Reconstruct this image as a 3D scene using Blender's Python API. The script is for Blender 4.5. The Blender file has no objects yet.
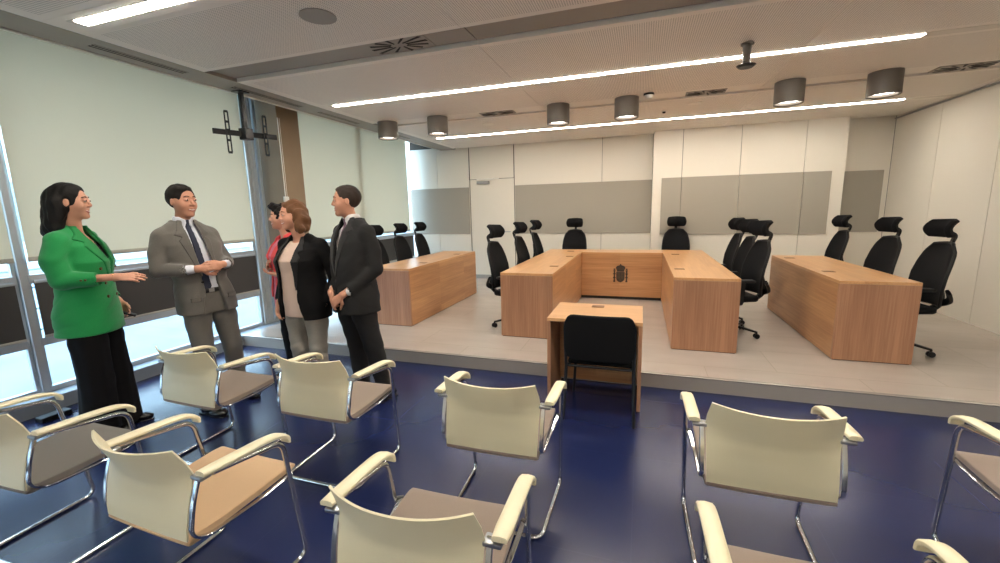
import bpy, bmesh, math, random
import numpy as np
from mathutils import Vector, Matrix

# ------------------------------------------------------------------ camera, world, exposure
S = bpy.context.scene
COL = S.collection
S.view_settings.view_transform = 'Standard'
S.view_settings.look = 'None'
S.view_settings.gamma = 1.0
S.view_settings.use_curve_mapping = False
S.view_settings.exposure = 0.42

yaw, pitch, roll = (math.radians(a) for a in (-18.556, -9.583, -1.361))
fw = Vector((math.sin(yaw)*math.cos(pitch), math.cos(yaw)*math.cos(pitch), math.sin(pitch)))
rt0 = Vector((math.cos(yaw), -math.sin(yaw), 0))
up0 = rt0.cross(fw)
rt = math.cos(roll)*rt0 + math.sin(roll)*up0
up = -math.sin(roll)*rt0 + math.cos(roll)*up0
cam_data = bpy.data.cameras.new('camera')
cam = bpy.data.objects.new('camera', cam_data)
COL.objects.link(cam)
cam.matrix_world = Matrix(((rt.x, up.x, -fw.x, 0), (rt.y, up.y, -fw.y, 0), (rt.z, up.z, -fw.z, 1.63), (0, 0, 0, 1)))
cam_data.sensor_width = 36.0
cam_data.lens = 36.0*422.6/1000
cam_data.clip_start = 0.02
S.camera = cam

SKY_STRENGTH = 9.0
STRIP_STRENGTH = 50.0
SPOT_STRENGTH = 6.0
w = bpy.data.worlds.new('daylight')
S.world = w
w.use_nodes = True
nt = w.node_tree
bg = nt.nodes['Background']
tc = nt.nodes.new('ShaderNodeTexCoord')
sp = nt.nodes.new('ShaderNodeSeparateXYZ')
rp = nt.nodes.new('ShaderNodeValToRGB')
nt.links.new(tc.outputs['Generated'], sp.inputs[0])
nt.links.new(sp.outputs['Z'], rp.inputs[0])
nt.links.new(rp.outputs[0], bg.inputs['Color'])
rp.color_ramp.elements[0].position = 0.0
rp.color_ramp.elements[0].color = (0.80, 0.92, 1.0, 1)
rp.color_ramp.elements[1].position = 0.9
rp.color_ramp.elements[1].color = (0.45, 0.68, 1.0, 1)
bg.inputs['Strength'].default_value = SKY_STRENGTH

# ------------------------------------------------------------------ materials
def srgb(r, g, b):
    def c(v):
        v /= 255.0
        return v/12.92 if v <= 0.04045 else ((v+0.055)/1.055)**2.4
    return (c(r), c(g), c(b), 1)

def newmat(name):
    m = bpy.data.materials.new(name)
    m.use_nodes = True
    return m, m.node_tree, m.node_tree.nodes['Principled BSDF']

def mat(name, col, rough=0.5, metal=0.0, noise=0.0, nscale=30.0, bump=0.0, spec=0.5, sheen=0.0, coat=0.0):
    m, t, b = newmat(name)
    b.inputs['Base Color'].default_value = col
    b.inputs['Roughness'].default_value = rough
    b.inputs['Metallic'].default_value = metal
    b.inputs['Specular IOR Level'].default_value = spec
    b.inputs['Sheen Weight'].default_value = sheen
    b.inputs['Coat Weight'].default_value = coat
    tc = t.nodes.new('ShaderNodeTexCoord')
    n = t.nodes.new('ShaderNodeTexNoise')
    n.inputs['Scale'].default_value = nscale
    n.inputs['Detail'].default_value = 4
    t.links.new(tc.outputs['Object'], n.inputs['Vector'])
    if noise:
        mr = t.nodes.new('ShaderNodeMapRange')
        mr.inputs['To Min'].default_value = 1-noise
        mr.inputs['To Max'].default_value = 1+noise
        t.links.new(n.outputs['Fac'], mr.inputs['Value'])
        mx = t.nodes.new('ShaderNodeVectorMath'); mx.operation = 'SCALE'
        mx.inputs[0].default_value = col[:3]
        t.links.new(mr.outputs[0], mx.inputs['Scale'])
        t.links.new(mx.outputs[0], b.inputs['Base Color'])
    if bump:
        bp = t.nodes.new('ShaderNodeBump')
        bp.inputs['Strength'].default_value = bump
        bp.inputs['Distance'].default_value = 0.002
        t.links.new(n.outputs['Fac'], bp.inputs['Height'])
        t.links.new(bp.outputs[0], b.inputs['Normal'])
    return m

def emis(name, col, s):
    m, t, b = newmat(name)
    b.inputs['Base Color'].default_value = (0.8, 0.8, 0.8, 1)
    b.inputs['Emission Color'].default_value = col
    b.inputs['Emission Strength'].default_value = s
    return m

def wood(name, axis, c1, c2, rough=0.32):
    """oak laminate, grain along the given axis, staves of slightly different tint"""
    m, t, b = newmat(name)
    N, Lk = t.nodes.new, t.links.new
    tc = N('ShaderNodeTexCoord')
    def nz(across, along, det):
        mp = N('ShaderNodeMapping')
        sc = [across]*3; sc[axis] = along
        mp.inputs['Scale'].default_value = sc
        Lk(tc.outputs['Object'], mp.inputs['Vector'])
        n = N('ShaderNodeTexNoise'); n.inputs['Scale'].default_value = 1; n.inputs['Detail'].default_value = det
        n.inputs['Distortion'].default_value = 0.4
        Lk(mp.outputs[0], n.inputs['Vector'])
        return n.outputs['Fac']
    fine = nz(70, 2.2, 6)
    broad = nz(9, 0.7, 2)
    # staves: cells of white noise
    mp = N('ShaderNodeMapping'); sc = [9.0]*3; sc[axis] = 1.1
    mp.inputs['Scale'].default_value = sc; mp.inputs['Location'].default_value = (0.013, 0.017, 0.031)
    Lk(tc.outputs['Object'], mp.inputs['Vector'])
    fl = N('ShaderNodeVectorMath'); fl.operation = 'FLOOR'
    Lk(mp.outputs[0], fl.inputs[0])
    wn = N('ShaderNodeTexWhiteNoise')
    Lk(fl.outputs[0], wn.inputs['Vector'])
    a = N('ShaderNodeMath'); a.operation = 'MULTIPLY'; a.inputs[1].default_value = 0.55; Lk(fine, a.inputs[0])
    c = N('ShaderNodeMath'); c.operation = 'MULTIPLY_ADD'; c.inputs[1].default_value = 0.35; Lk(broad, c.inputs[0]); Lk(a.outputs[0], c.inputs[2])
    d = N('ShaderNodeMath'); d.operation = 'MULTIPLY_ADD'; d.inputs[1].default_value = 0.16; Lk(wn.outputs['Value'], d.inputs[0]); Lk(c.outputs[0], d.inputs[2])
    r = N('ShaderNodeValToRGB')
    r.color_ramp.elements[0].position = 0.30; r.color_ramp.elements[0].color = c2
    r.color_ramp.elements[1].position = 0.72; r.color_ramp.elements[1].color = c1
    Lk(d.outputs[0], r.inputs[0]); Lk(r.outputs[0], b.inputs['Base Color'])
    b.inputs['Roughness'].default_value = rough
    return m

def tiles(name, c1, c2, jc, tx, ty, jw, rough, noise_scale=3.0, streak=False):
    """floor tiles with joints in object XY"""
    m, t, b = newmat(name)
    N, Lk = t.nodes.new, t.links.new
    tc = N('ShaderNodeTexCoord')
    n = N('ShaderNodeTexNoise'); n.inputs['Scale'].default_value = noise_scale; n.inputs['Detail'].default_value = 6
    if streak:
        mp = N('ShaderNodeMapping'); mp.inputs['Scale'].default_value = (1, 3, 1); Lk(tc.outputs['Object'], mp.inputs['Vector']); Lk(mp.outputs[0], n.inputs['Vector'])
    else:
        Lk(tc.outputs['Object'], n.inputs['Vector'])
    br = N('ShaderNodeTexBrick')
    br.offset = 0.5 if streak else 0.0
    br.inputs['Scale'].default_value = 1
    br.inputs['Brick Width'].default_value = tx
    br.inputs['Row Height'].default_value = ty
    br.inputs['Mortar Size'].default_value = jw
    br.inputs['Mortar Smooth'].default_value = 0.2
    br.inputs['Color1'].default_value = (0.0, 0.0, 0.0, 1); br.inputs['Color2'].default_value = (1, 1, 1, 1)
    Lk(tc.outputs['Object'], br.inputs['Vector'])
    sep = N('ShaderNodeSeparateColor'); Lk(br.outputs['Color'], sep.inputs[0])
    a = N('ShaderNodeMath'); a.operation = 'MULTIPLY_ADD'; a.inputs[1].default_value = 0.12
    Lk(sep.outputs[0], a.inputs[0]); Lk(n.outputs['Fac'], a.inputs[2])
    r = N('ShaderNodeValToRGB'); r.color_ramp.elements[0].position = 0.35; r.color_ramp.elements[1].position = 0.95
    r.color_ramp.elements[0].color = c1; r.color_ramp.elements[1].color = c2
    Lk(a.outputs[0], r.inputs[0])
    mx = N('ShaderNodeMix'); mx.data_type = 'RGBA'
    Lk(br.outputs['Fac'], mx.inputs[0]); Lk(r.outputs[0], mx.inputs[6]); mx.inputs[7].default_value = jc
    Lk(mx.outputs[2], b.inputs['Base Color'])
    n2 = N('ShaderNodeTexNoise'); n2.inputs['Scale'].default_value = 5; n2.inputs['Detail'].default_value = 5
    Lk(tc.outputs['Object'], n2.inputs['Vector'])
    mr = N('ShaderNodeMapRange'); mr.inputs['To Min'].default_value = rough-0.03; mr.inputs['To Max'].default_value = rough+0.05
    Lk(n2.outputs['Fac'], mr.inputs['Value']); Lk(mr.outputs[0], b.inputs['Roughness'])
    return m

def perforated(name, col, hole, pitch, frac):
    """painted metal ceiling panel with a grid of small punched holes"""
    m, t, b = newmat(name)
    N, Lk = t.nodes.new, t.links.new
    tc = N('ShaderNodeTexCoord')
    mp = N('ShaderNodeMapping'); mp.inputs['Scale'].default_value = (1/pitch, 1/pitch, 1/pitch)
    Lk(tc.outputs['Object'], mp.inputs['Vector'])
    fr = N('ShaderNodeVectorMath'); fr.operation = 'FRACTION'; Lk(mp.outputs[0], fr.inputs[0])
    sb = N('ShaderNodeVectorMath'); sb.operation = 'SUBTRACT'; sb.inputs[1].default_value = (0.5, 0.5, 0); Lk(fr.outputs[0], sb.inputs[0])
    mu = N('ShaderNodeVectorMath'); mu.operation = 'MULTIPLY'; mu.inputs[1].default_value = (1, 1, 0); Lk(sb.outputs[0], mu.inputs[0])
    ln = N('ShaderNodeVectorMath'); ln.operation = 'LENGTH'; Lk(mu.outputs[0], ln.inputs[0])
    lt = N('ShaderNodeMath'); lt.operation = 'LESS_THAN'; lt.inputs[1].default_value = frac; Lk(ln.outputs['Value'], lt.inputs[0])
    mx = N('ShaderNodeMix'); mx.data_type = 'RGBA'; mx.inputs[6].default_value = col; mx.inputs[7].default_value = hole
    Lk(lt.outputs[0], mx.inputs[0]); Lk(mx.outputs[2], b.inputs['Base Color'])
    b.inputs['Roughness'].default_value = 0.55
    return m

def glass_mat(name):
    m = bpy.data.materials.new(name); m.use_nodes = True
    t = m.node_tree; t.nodes.clear()
    o = t.nodes.new('ShaderNodeOutputMaterial'); mx = t.nodes.new('ShaderNodeMixShader')
    tr = t.nodes.new('ShaderNodeBsdfTransparent'); tr.inputs[0].default_value = (0.90, 0.96, 0.97, 1)
    gl = t.nodes.new('ShaderNodeBsdfGlossy'); gl.inputs['Roughness'].default_value = 0.02
    lw = t.nodes.new('ShaderNodeLayerWeight'); lw.inputs['Blend'].default_value = 0.5
    pw = t.nodes.new('ShaderNodeMath'); pw.operation = 'POWER'; pw.inputs[1].default_value = 4.0
    t.links.new(lw.outputs['Facing'], pw.inputs[0])
    fr = t.nodes.new('ShaderNodeMath'); fr.operation = 'MULTIPLY_ADD'; fr.inputs[1].default_value = 0.45; fr.inputs[2].default_value = 0.03
    t.links.new(pw.outputs[0], fr.inputs[0])
    t.links.new(fr.outputs[0], mx.inputs[0]); t.links.new(tr.outputs[0], mx.inputs[1]); t.links.new(gl.outputs[0], mx.inputs[2])
    t.links.new(mx.outputs[0], o.inputs[0])
    return m

def screen_fabric(name, col, transl, f):
    """woven sunscreen: diffuse front that lets some daylight through"""
    m = bpy.data.materials.new(name); m.use_nodes = True
    t = m.node_tree; t.nodes.clear()
    o = t.nodes.new('ShaderNodeOutputMaterial'); mx = t.nodes.new('ShaderNodeMixShader')
    d = t.nodes.new('ShaderNodeBsdfDiffuse'); d.inputs[0].default_value = col
    tr = t.nodes.new('ShaderNodeBsdfTranslucent'); tr.inputs[0].default_value = transl
    mx.inputs[0].default_value = f
    tc = t.nodes.new('ShaderNodeTexCoord'); n = t.nodes.new('ShaderNodeTexNoise'); n.inputs['Scale'].default_value = 220
    bp = t.nodes.new('ShaderNodeBump'); bp.inputs['Strength'].default_value = 0.08; bp.inputs['Distance'].default_value = 0.001
    t.links.new(tc.outputs['Object'], n.inputs['Vector']); t.links.new(n.outputs['Fac'], bp.inputs['Height']); t.links.new(bp.outputs[0], d.inputs['Normal'])
    t.links.new(d.outputs[0], mx.inputs[1]); t.links.new(tr.outputs[0], mx.inputs[2]); t.links.new(mx.outputs[0], o.inputs[0])
    return m

OAK1, OAK2 = srgb(204, 154, 106), srgb(162, 112, 74)
M = dict(
    wall=mat('white_wall_panel', srgb(222, 216, 203), 0.45, noise=0.01, nscale=2),
    groove=mat('dark_panel_joint', srgb(60, 54, 46), 0.8),
    accent=mat('taupe_acoustic_panel', srgb(158, 152, 140), 0.75, noise=0.03, nscale=160, bump=0.2),
    ceil=perforated('perforated_ceiling_metal', srgb(240, 233, 222), srgb(160, 153, 143), 0.0165, 0.27),
    ceil_plain=mat('plain_ceiling_metal', srgb(236, 229, 218), 0.5),
    channel=mat('grey_ceiling_channel', srgb(150, 144, 134), 0.5),
    dark_void=mat('dark_recess', srgb(38, 36, 34), 0.9),
    light_box=mat('light_housing_paint', srgb(215, 208, 196), 0.4),
    strip=emis('strip_light_diffuser', (1.0, 0.92, 0.81, 1), STRIP_STRENGTH),
    spot=emis('downlight_lens', (1.0, 0.93, 0.84, 1), SPOT_STRENGTH),
    taupe_metal=mat('grey_brown_lacquer', srgb(104, 97, 88), 0.45),
    black=mat('black_plastic', srgb(16, 16, 17), 0.5, spec=0.3),
    black_metal=mat('black_powder_coat', srgb(28, 28, 29), 0.38),
    black_fabric=mat('black_woven_fabric', srgb(15, 15, 17), 0.9, noise=0.15, nscale=200, bump=0.4, spec=0.2),
    mesh=mat('black_mesh_fabric', srgb(18, 18, 20), 0.85, spec=0.2, noise=0.3, nscale=260, bump=0.6),
    chrome=mat('chrome', srgb(205, 207, 210), 0.12, 1.0),
    steel=mat('brushed_steel', srgb(170, 172, 174), 0.35, 1.0),
    alu=mat('anodised_aluminium', srgb(176, 182, 186), 0.4, 0.35),
    cream=mat('cream_plastic', srgb(228, 219, 186), 0.38, noise=0.015, nscale=6),
    seat_brown=mat('taupe_seat_fabric', srgb(142, 126, 114), 0.92, noise=0.07, nscale=240, bump=0.4, sheen=0.2),
    seat_tan=mat('tan_seat_fabric', srgb(192, 160, 124), 0.92, noise=0.07, nscale=240, bump=0.4, sheen=0.2),
    seat_grey=mat('dark_grey_seat_fabric', srgb(108, 102, 96), 0.92, noise=0.07, nscale=240, bump=0.4, sheen=0.2),
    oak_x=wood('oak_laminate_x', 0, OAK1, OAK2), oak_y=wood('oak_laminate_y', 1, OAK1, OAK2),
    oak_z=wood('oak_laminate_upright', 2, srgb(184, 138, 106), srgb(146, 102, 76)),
    oak_top=wood('oak_laminate_top', 1, srgb(216, 170, 120), srgb(184, 134, 90), 0.28),  # same oak painted lighter: gloss under the lights is put into the colour
    oak_topx_lit=wood('oak_laminate_top_x_lit', 0, srgb(216, 170, 120), srgb(184, 134, 90), 0.28),  # likewise lightened for the lit gloss, grain along x
    emblem=mat('dark_engraved_bronze', srgb(62, 48, 34), 0.5),
    grommet=mat('bronze_cable_cap', srgb(128, 88, 56), 0.4, 0.3),
    floor=tiles('navy_vinyl_floor', (0.0115, 0.0185, 0.072, 1), (0.0155, 0.025, 0.096, 1), (0.018, 0.028, 0.095, 1), 0.9, 0.9, 0.002, 0.24, 0.9),
    stage=tiles('beige_porcelain_tile', srgb(168, 158, 150), srgb(182, 171, 161), srgb(146, 137, 128), 1.2, 0.6, 0.002, 0.22, 1.4, True),
    stage_edge=mat('stage_riser_tile', srgb(150, 144, 138), 0.3, noise=0.05, nscale=4),
    nosing=mat('stage_nosing_metal', srgb(200, 194, 186), 0.25, 0.6),
    sill=mat('grey_sill_stone', srgb(128, 138, 148), 0.4, noise=0.04, nscale=5),
    glass=glass_mat('window_glass'),
    blind=screen_fabric('pale_grey_sunscreen', srgb(214, 216, 202), srgb(242, 228, 210), 0.30),
    blind_bar=mat('blind_bottom_bar', srgb(176, 172, 160), 0.5),
    dark_blind=mat('charcoal_sunscreen', srgb(66, 64, 62), 0.85, noise=0.05, nscale=300),
    concrete=mat('brown_grey_concrete', srgb(144, 124, 100), 0.7, noise=0.16, nscale=3, bump=0.3),
    white=mat('white_plastic', srgb(228, 226, 218), 0.4),
    grey_plastic=mat('grey_plastic', srgb(150, 148, 144), 0.5),
    paving=mat('pale_outdoor_paving', srgb(120, 125, 128), 0.8, noise=0.3, nscale=1.5),
    outdoor_wall=mat('pale_outdoor_facade', srgb(200, 210, 212), 0.8, noise=0.1, nscale=1.0),
    rail=mat('white_outdoor_railing', srgb(170, 182, 190), 0.5),
)

# ------------------------------------------------------------------ mesh helpers
def obj(name, bm, m, parent=None, smooth=False, bevel=0.0, seg=2):
    me = bpy.data.meshes.new(name)
    bm.to_mesh(me); bm.free()
    return link(name, me, m, parent, smooth, bevel, seg)

def link(name, me, m, parent=None, smooth=False, bevel=0.0, seg=2):
    for x in (m if isinstance(m, (list, tuple)) else [m]):
        me.materials.append(x)
    o = bpy.data.objects.new(name, me)
    COL.objects.link(o)
    if parent is not None: o.parent = parent
    if smooth:
        for p in me.polygons: p.use_smooth = True
        try: me.set_sharp_from_angle(angle=math.radians(42))
        except Exception: pass
    if bevel:
        b = o.modifiers.new('bevel', 'BEVEL'); b.width = bevel; b.segments = seg
        b.limit_method = 'ANGLE'; b.angle_limit = math.radians(40)
    return o

def tag(o, label=None, cat=None, group=None, kind=None):
    if label: o['label'] = label
    if cat: o['category'] = cat
    if group: o['group'] = group
    if kind: o['kind'] = kind
    return o

def empty(name, loc=(0, 0, 0), rz=0.0):
    o = bpy.data.objects.new(name, None)
    o.location = loc; o.rotation_euler = (0, 0, rz); o.empty_display_size = 0.1
    COL.objects.link(o)
    return o

def copy_tree(o, parent=None):
    c = o.copy(); COL.objects.link(c)
    if parent is not None: c.parent = parent
    for ch in [x for x in list(COL.objects) if x.parent is o]:
        copy_tree(ch, c)
    return c

def box(bm, x0, x1, y0, y1, z0, z1, mi=0):
    v = [bm.verts.new(p) for p in ((x0,y0,z0),(x1,y0,z0),(x1,y1,z0),(x0,y1,z0),(x0,y0,z1),(x1,y0,z1),(x1,y1,z1),(x0,y1,z1))]
    for f in ((0,3,2,1),(4,5,6,7),(0,1,5,4),(1,2,6,5),(2,3,7,6),(3,0,4,7)):
        fc = bm.faces.new([v[i] for i in f]); fc.material_index = mi
    return bm

def bx(*a):
    return box(bmesh.new(), *a)

def spline(pts, n=8):
    """Catmull-Rom through pts"""
    P = [Vector(p) for p in pts]
    P = [2*P[0]-P[1]] + P + [2*P[-1]-P[-2]]
    out = []
    for i in range(1, len(P)-2):
        for k in range(n):
            t = k/n
            a, b, c, d = P[i-1], P[i], P[i+1], P[i+2]
            out.append(0.5*((2*b)+(c-a)*t+(2*a-5*b+4*c-d)*t*t+(-a+3*b-3*c+d)*t**3))
    out.append(P[-2])
    return out

def rounded(pts, r, n=5):
    """polyline with its corners rounded by radius r"""
    P = [Vector(p) for p in pts]; out = [P[0]]
    for i in range(1, len(P)-1):
        a, b, c = P[i-1], P[i], P[i+1]
        rr = min(r, (a-b).length*0.48, (c-b).length*0.48)
        p0 = b+(a-b).normalized()*rr; p2 = b+(c-b).normalized()*rr
        for k in range(n+1):
            t = k/n
            out.append((1-t)**2*p0+2*t*(1-t)*b+t*t*p2)
    out.append(P[-1])
    return out

def sweep(bm, path, ra, rb=None, seg=10, upv=None, closed=False, radii=None):
    """tube (or flat bar with ra across, rb along upv) along path"""
    rb = ra if rb is None else rb
    P = [Vector(p) for p in path]; n = len(P); rings = []
    nrm = None
    for i in range(n):
        if closed: t = (P[(i+1) % n]-P[i-1])
        else: t = P[min(i+1, n-1)]-P[max(i-1, 0)]
        t.normalize()
        if upv is not None:
            u = Vector(upv); u = (u-t*u.dot(t)).normalized()
        else:
            if nrm is None:
                u = Vector((0, 0, 1)) if abs(t.z) < 0.9 else Vector((0, 1, 0))
            else: u = nrm
            u = (u-t*u.dot(t)).normalized()
        nrm = u
        s = t.cross(u)
        k = radii[i] if radii else 1.0
        ring = []
        for j in range(seg):
            a = 2*math.pi*j/seg
            ca, sa = math.cos(a), math.sin(a)
            if upv is not None:   # squircle bar
                ca = math.copysign(abs(ca)**0.5, ca); sa = math.copysign(abs(sa)**0.5, sa)
            ring.append(bm.verts.new(P[i]+s*ca*ra*k+u*sa*rb*k))
        rings.append(ring)
    m = n if closed else n-1
    for i in range(m):
        A, B = rings[i], rings[(i+1) % n]
        for j in range(seg):
            bm.faces.new((A[j], A[(j+1) % seg], B[(j+1) % seg], B[j]))
    if not closed:
        bm.faces.new(rings[0][::-1]); bm.faces.new(rings[-1])
    return bm

def cyl(bm, c, r, z0, z1, seg=24, r2=None, mi=0):
    r2 = r if r2 is None else r2
    A = [bm.verts.new((c[0]+r*math.cos(2*math.pi*i/seg), c[1]+r*math.sin(2*math.pi*i/seg), z0)) for i in range(seg)]
    B = [bm.verts.new((c[0]+r2*math.cos(2*math.pi*i/seg), c[1]+r2*math.sin(2*math.pi*i/seg), z1)) for i in range(seg)]
    for i in range(seg):
        bm.faces.new((A[i], A[(i+1) % seg], B[(i+1) % seg], B[i])).material_index = mi
    bm.faces.new(A[::-1]).material_index = mi; bm.faces.new(B).material_index = mi
    return bm

def sheet(fn, nu, nv, th):
    """a shell from fn(u,v)->point with thickness th along the normal"""
    bm = bmesh.new()
    G = [[Vector(fn(i/nu, j/nv)) for j in range(nv+1)] for i in range(nu+1)]
    def nrm(i, j):
        a = G[min(i+1, nu)][j]-G[max(i-1, 0)][j]; b = G[i][min(j+1, nv)]-G[i][max(j-1, 0)]
        return a.cross(b).normalized()
    F = [[bm.verts.new(G[i][j]+nrm(i, j)*th/2) for j in range(nv+1)] for i in range(nu+1)]
    K = [[bm.verts.new(G[i][j]-nrm(i, j)*th/2) for j in range(nv+1)] for i in range(nu+1)]
    for i in range(nu):
        for j in range(nv):
            bm.faces.new((F[i][j], F[i+1][j], F[i+1][j+1], F[i][j+1]))
            bm.faces.new((K[i][j], K[i][j+1], K[i+1][j+1], K[i+1][j]))
    for i in range(nu):
        bm.faces.new((F[i][0], K[i][0], K[i+1][0], F[i+1][0])); bm.faces.new((F[i][nv], F[i+1][nv], K[i+1][nv], K[i][nv]))
    for j in range(nv):
        bm.faces.new((F[0][j], F[0][j+1], K[0][j+1], K[0][j])); bm.faces.new((F[nu][j], K[nu][j], K[nu][j+1], F[nu][j+1]))
    bmesh.ops.recalc_face_normals(bm, faces=bm.faces)
    return bm

def rbox(bm, x0, x1, y0, y1, z0, z1, r, seg=3):
    """rounded cushion-like box"""
    b2 = bx(x0, x1, y0, y1, z0, z1)
    bmesh.ops.bevel(b2, geom=b2.edges[:]+b2.verts[:], offset=r, segments=seg, profile=0.5, affect='EDGES')
    me = bpy.data.meshes.new('tmp'); b2.to_mesh(me); b2.free(); bm.from_mesh(me); bpy.data.meshes.remove(me)
    return bm

# ------------------------------------------------------------------ the room
ZC, XR, XW, YB, YX = 2.95, 3.82, -5.05, 8.75, 8.35
Y0 = -3.2
ST = 0.134
def struct(name, bm, m, parent=None, **k):
    o = obj(name, bm, m, parent, **k)
    if parent is None: o['kind'] = 'structure'
    return o

struct('floor', bx(-5.2, 4.1, Y0-.2, 3.9, -0.1, 0), M['floor'])
sb = bx(-4.79, XR+.05, 3.91, YB+.1, -0.05, ST)
st = struct('stage_platform', sb, M['stage'])
obj('stage_riser', bx(-4.79, XR, 3.895, 3.912, 0.0, ST-0.012), M['stage_edge'], st)
obj('nosing', bx(-4.79, XR, 3.888, 3.925, ST-0.012, ST+0.002), M['nosing'], st, bevel=0.003)

# right wall: tall panels with fine joints
bm = bmesh.new()
y = -3.2; edges = [Y0] + [6.52-1.11*k for k in range(8, -1, -1)] + [7.62, YB]
edges = [e for e in edges if e >= Y0]
for a, b in zip(edges, edges[1:]):
    box(bm, XR, XR+0.04, a+0.004, b-0.004, 0.0, ZC+0.05)
box(bm, XR+0.02, XR+0.12, Y0, YB+.1, -0.05, ZC+0.2, 1)
struct('wall_right', bm, [M['wall'], M['groove']])
# back wall: panels beside the door, grey acoustic bands
def bpan(bm, x0, x1, y, z0=0.0, z1=ZC+.05, mi=0):
    box(bm, x0+0.004, x1-0.004, y, y+0.04, z0, z1, mi)
bm = bmesh.new()
for a, b in ((-5.03, -4.35), (-4.35, -3.585), (-2.565, -0.77), (-0.77, 0.17)):
    bpan(bm, a, b, YB)
bpan(bm, -3.575, -2.575, YB, 2.30)
bpan(bm, 3.05, XR, YB)
box(bm, -5.03, XR+.1, YB+0.02, YB+0.12, -0.05, 3.6, 1)
wb = struct('wall_back', bm, [M['wall'], M['groove']])
for a, b in ((-5.05, -3.60), (-2.55, 0.17), (3.06, 3.74)):
    o = obj('acoustic_panel', bx(a, b, YB-0.018, YB+0.002, 1.125, 2.135), M['accent'], wb, bevel=0.003)
bm = bmesh.new()
for a, b in ((0.17, 0.652), (0.652, 1.565), (1.565, 2.50), (2.50, 3.06)):
    box(bm, a+0.004 if a > .2 else a, b-0.004 if b < 3 else b, YX, YX+0.04, 0, ZC+0.02)
box(bm, 0.172, 3.058, YX+0.02, YB+0.05, 0, ZC+.02, 1)
box(bm, 3.045, 3.06, YX+.03, YB+.05, 0, ZC+.02, 0); box(bm, 0.17, 0.185, YX+.03, YB+.05, 0, ZC+.02, 0)
wx = struct('wall_projecting', bm, [M['wall'], M['groove']])
bm = bmesh.new()
for a, b in ((0.32, 0.648), (0.656, 1.561), (1.569, 2.496), (2.504, 2.885)):
    box(bm, a, b, YX-0.018, YX+0.002, 1.12, 2.13)
obj('acoustic_panel', bm, M['accent'], wx)
# flush door with closer and lintel joint
d = struct('door_1', bx(-3.57, -2.58, YB+0.004, YB+0.04, ST+.01, 2.29), M['wall'])
bm = bmesh.new()
rbox(bm, -3.40, -3.12, YB-0.055, YB+0.004, 2.19, 2.25, 0.008)
dc = obj('door_closer', bm, M['grey_plastic'], d, smooth=True)
bm = bmesh.new(); sweep(bm, [(-3.20, YB-.05, 2.26), (-2.98, YB-.16, 2.27), (-3.02, YB-.02, 2.30)], 0.012, 0.005, upv=(0, 0, 1)); sweep(bm, [(-3.40, YB-.03, 2.295), (-2.90, YB-.03, 2.295)], 0.012, 0.010, upv=(0,0,1))
obj('closer_arm', bm, M['white'], dc)
bm = bmesh.new()
box(bm, -3.10+.28, -2.66, YB-0.05, YB-0.035, 1.16, 1.18); box(bm, -2.68, -2.66, YB-0.05, YB+.004, 1.16, 1.18)
obj('door_handle', bm, M['steel'], d, bevel=0.004)
# door side shadow gaps above the door
struct('trim_1', bx(-3.588, -3.577, YB-0.004, YB+0.01, 2.29, ZC), M['groove'])
struct('trim_2', bx(-2.577, -2.566, YB-0.004, YB+0.01, 2.29, ZC), M['groove'])
# baseboards
for nm, a in (('baseboard_back', (-5.0, 0.17, YB-0.022, YB+.002, ST, ST+0.085)), ('baseboard_projecting', (0.16, 3.06, YX-0.015, YX+.002, ST, ST+0.06)),
              ('baseboard_right', (XR-0.015, XR+.002, Y0, 3.9, 0, 0.06))):
    struct(nm, bx(*a), M['grey_plastic'])
struct('wall_rear', bx(-5.3, XR+.1, Y0-0.1, Y0, -0.05, 3.6), M['wall'])

# ceiling: perforated metal panels, plain strips and recessed channels
bm = bmesh.new()
XL = -3.88
def slab(x0, x1, y0, y1, mi, z0=ZC, border=None):
    g = 0.004
    if mi == 0:   # perforated field with a plain border
        b = 0.12
        l, rr_ = (b if x0 <= XL+.01 else 0.003), (b if x1 >= XR-.01 else 0.003)
        g = .0015
        box(bm, x0+g, x1-g, y0+g, y1-g, z0+0.0005, z0+0.04, 1)
        box(bm, x0+l, x1-rr_, y0+.06, y1-.06, z0, z0+0.02, 0)
    else:
        box(bm, x0+g, x1-g, y0+g, y1-g, z0, z0+0.04, mi)
XSPL = [XL, -1.30, 1.28, XR]
def row(y0, y1, mi=0):
    for a, b in zip(XSPL, XSPL[1:]): slab(a, b, y0, y1, mi)
row(-3.2, -1.75); row(-1.66, -0.66)
for a, b in zip(XSPL, XSPL[1:]): slab(a, b, -0.62, -0.30, 2, ZC+0.03)
row(-0.26, 0.85); row(0.85, 1.97)
row(2.19, 3.11)
for a, b in zip(XSPL, XSPL[1:]): slab(a, b, 3.13, 3.43, 2, ZC+0.03)
row(3.45, 4.555); row(4.665, 5.72)
for a, b in zip(XSPL, XSPL[1:]): slab(a, b, 5.735, 6.02, 1, ZC+0.02)
row(6.03, 7.25); row(7.36, 8.6)
for y0, y1, yl, h, xs in ((-1.75, -1.66, -1.705, .052, -3.72), (1.97, 2.19, 2.08, .055, -3.715), (4.555, 4.665, 4.61, .052, -3.72), (7.25, 7.36, 7.305, .052, -3.66)):
    box(bm, XL+.004, xs, y0, y1, ZC, ZC+.04, 1)
    box(bm, xs, XR, y0, yl-h-.001, ZC, ZC+.04, 1); box(bm, xs, XR, yl+h+.001, y1, ZC, ZC+.04, 1)
    box(bm, XL, XR, y0-.01, y1+.01, ZC+.06, ZC+.09, 1)
box(bm, XL, XR, 8.6, YB, ZC+0.03, ZC+0.06, 1)
box(bm, -4.22, XL-.001, Y0, YB, ZC-0.0, ZC+0.06, 2)      # perimeter strip by the blinds
box(bm, -4.23, XR+.1, Y0, YB+.1, ZC+0.10, ZC+0.16, 3)       # dark plenum above
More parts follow.
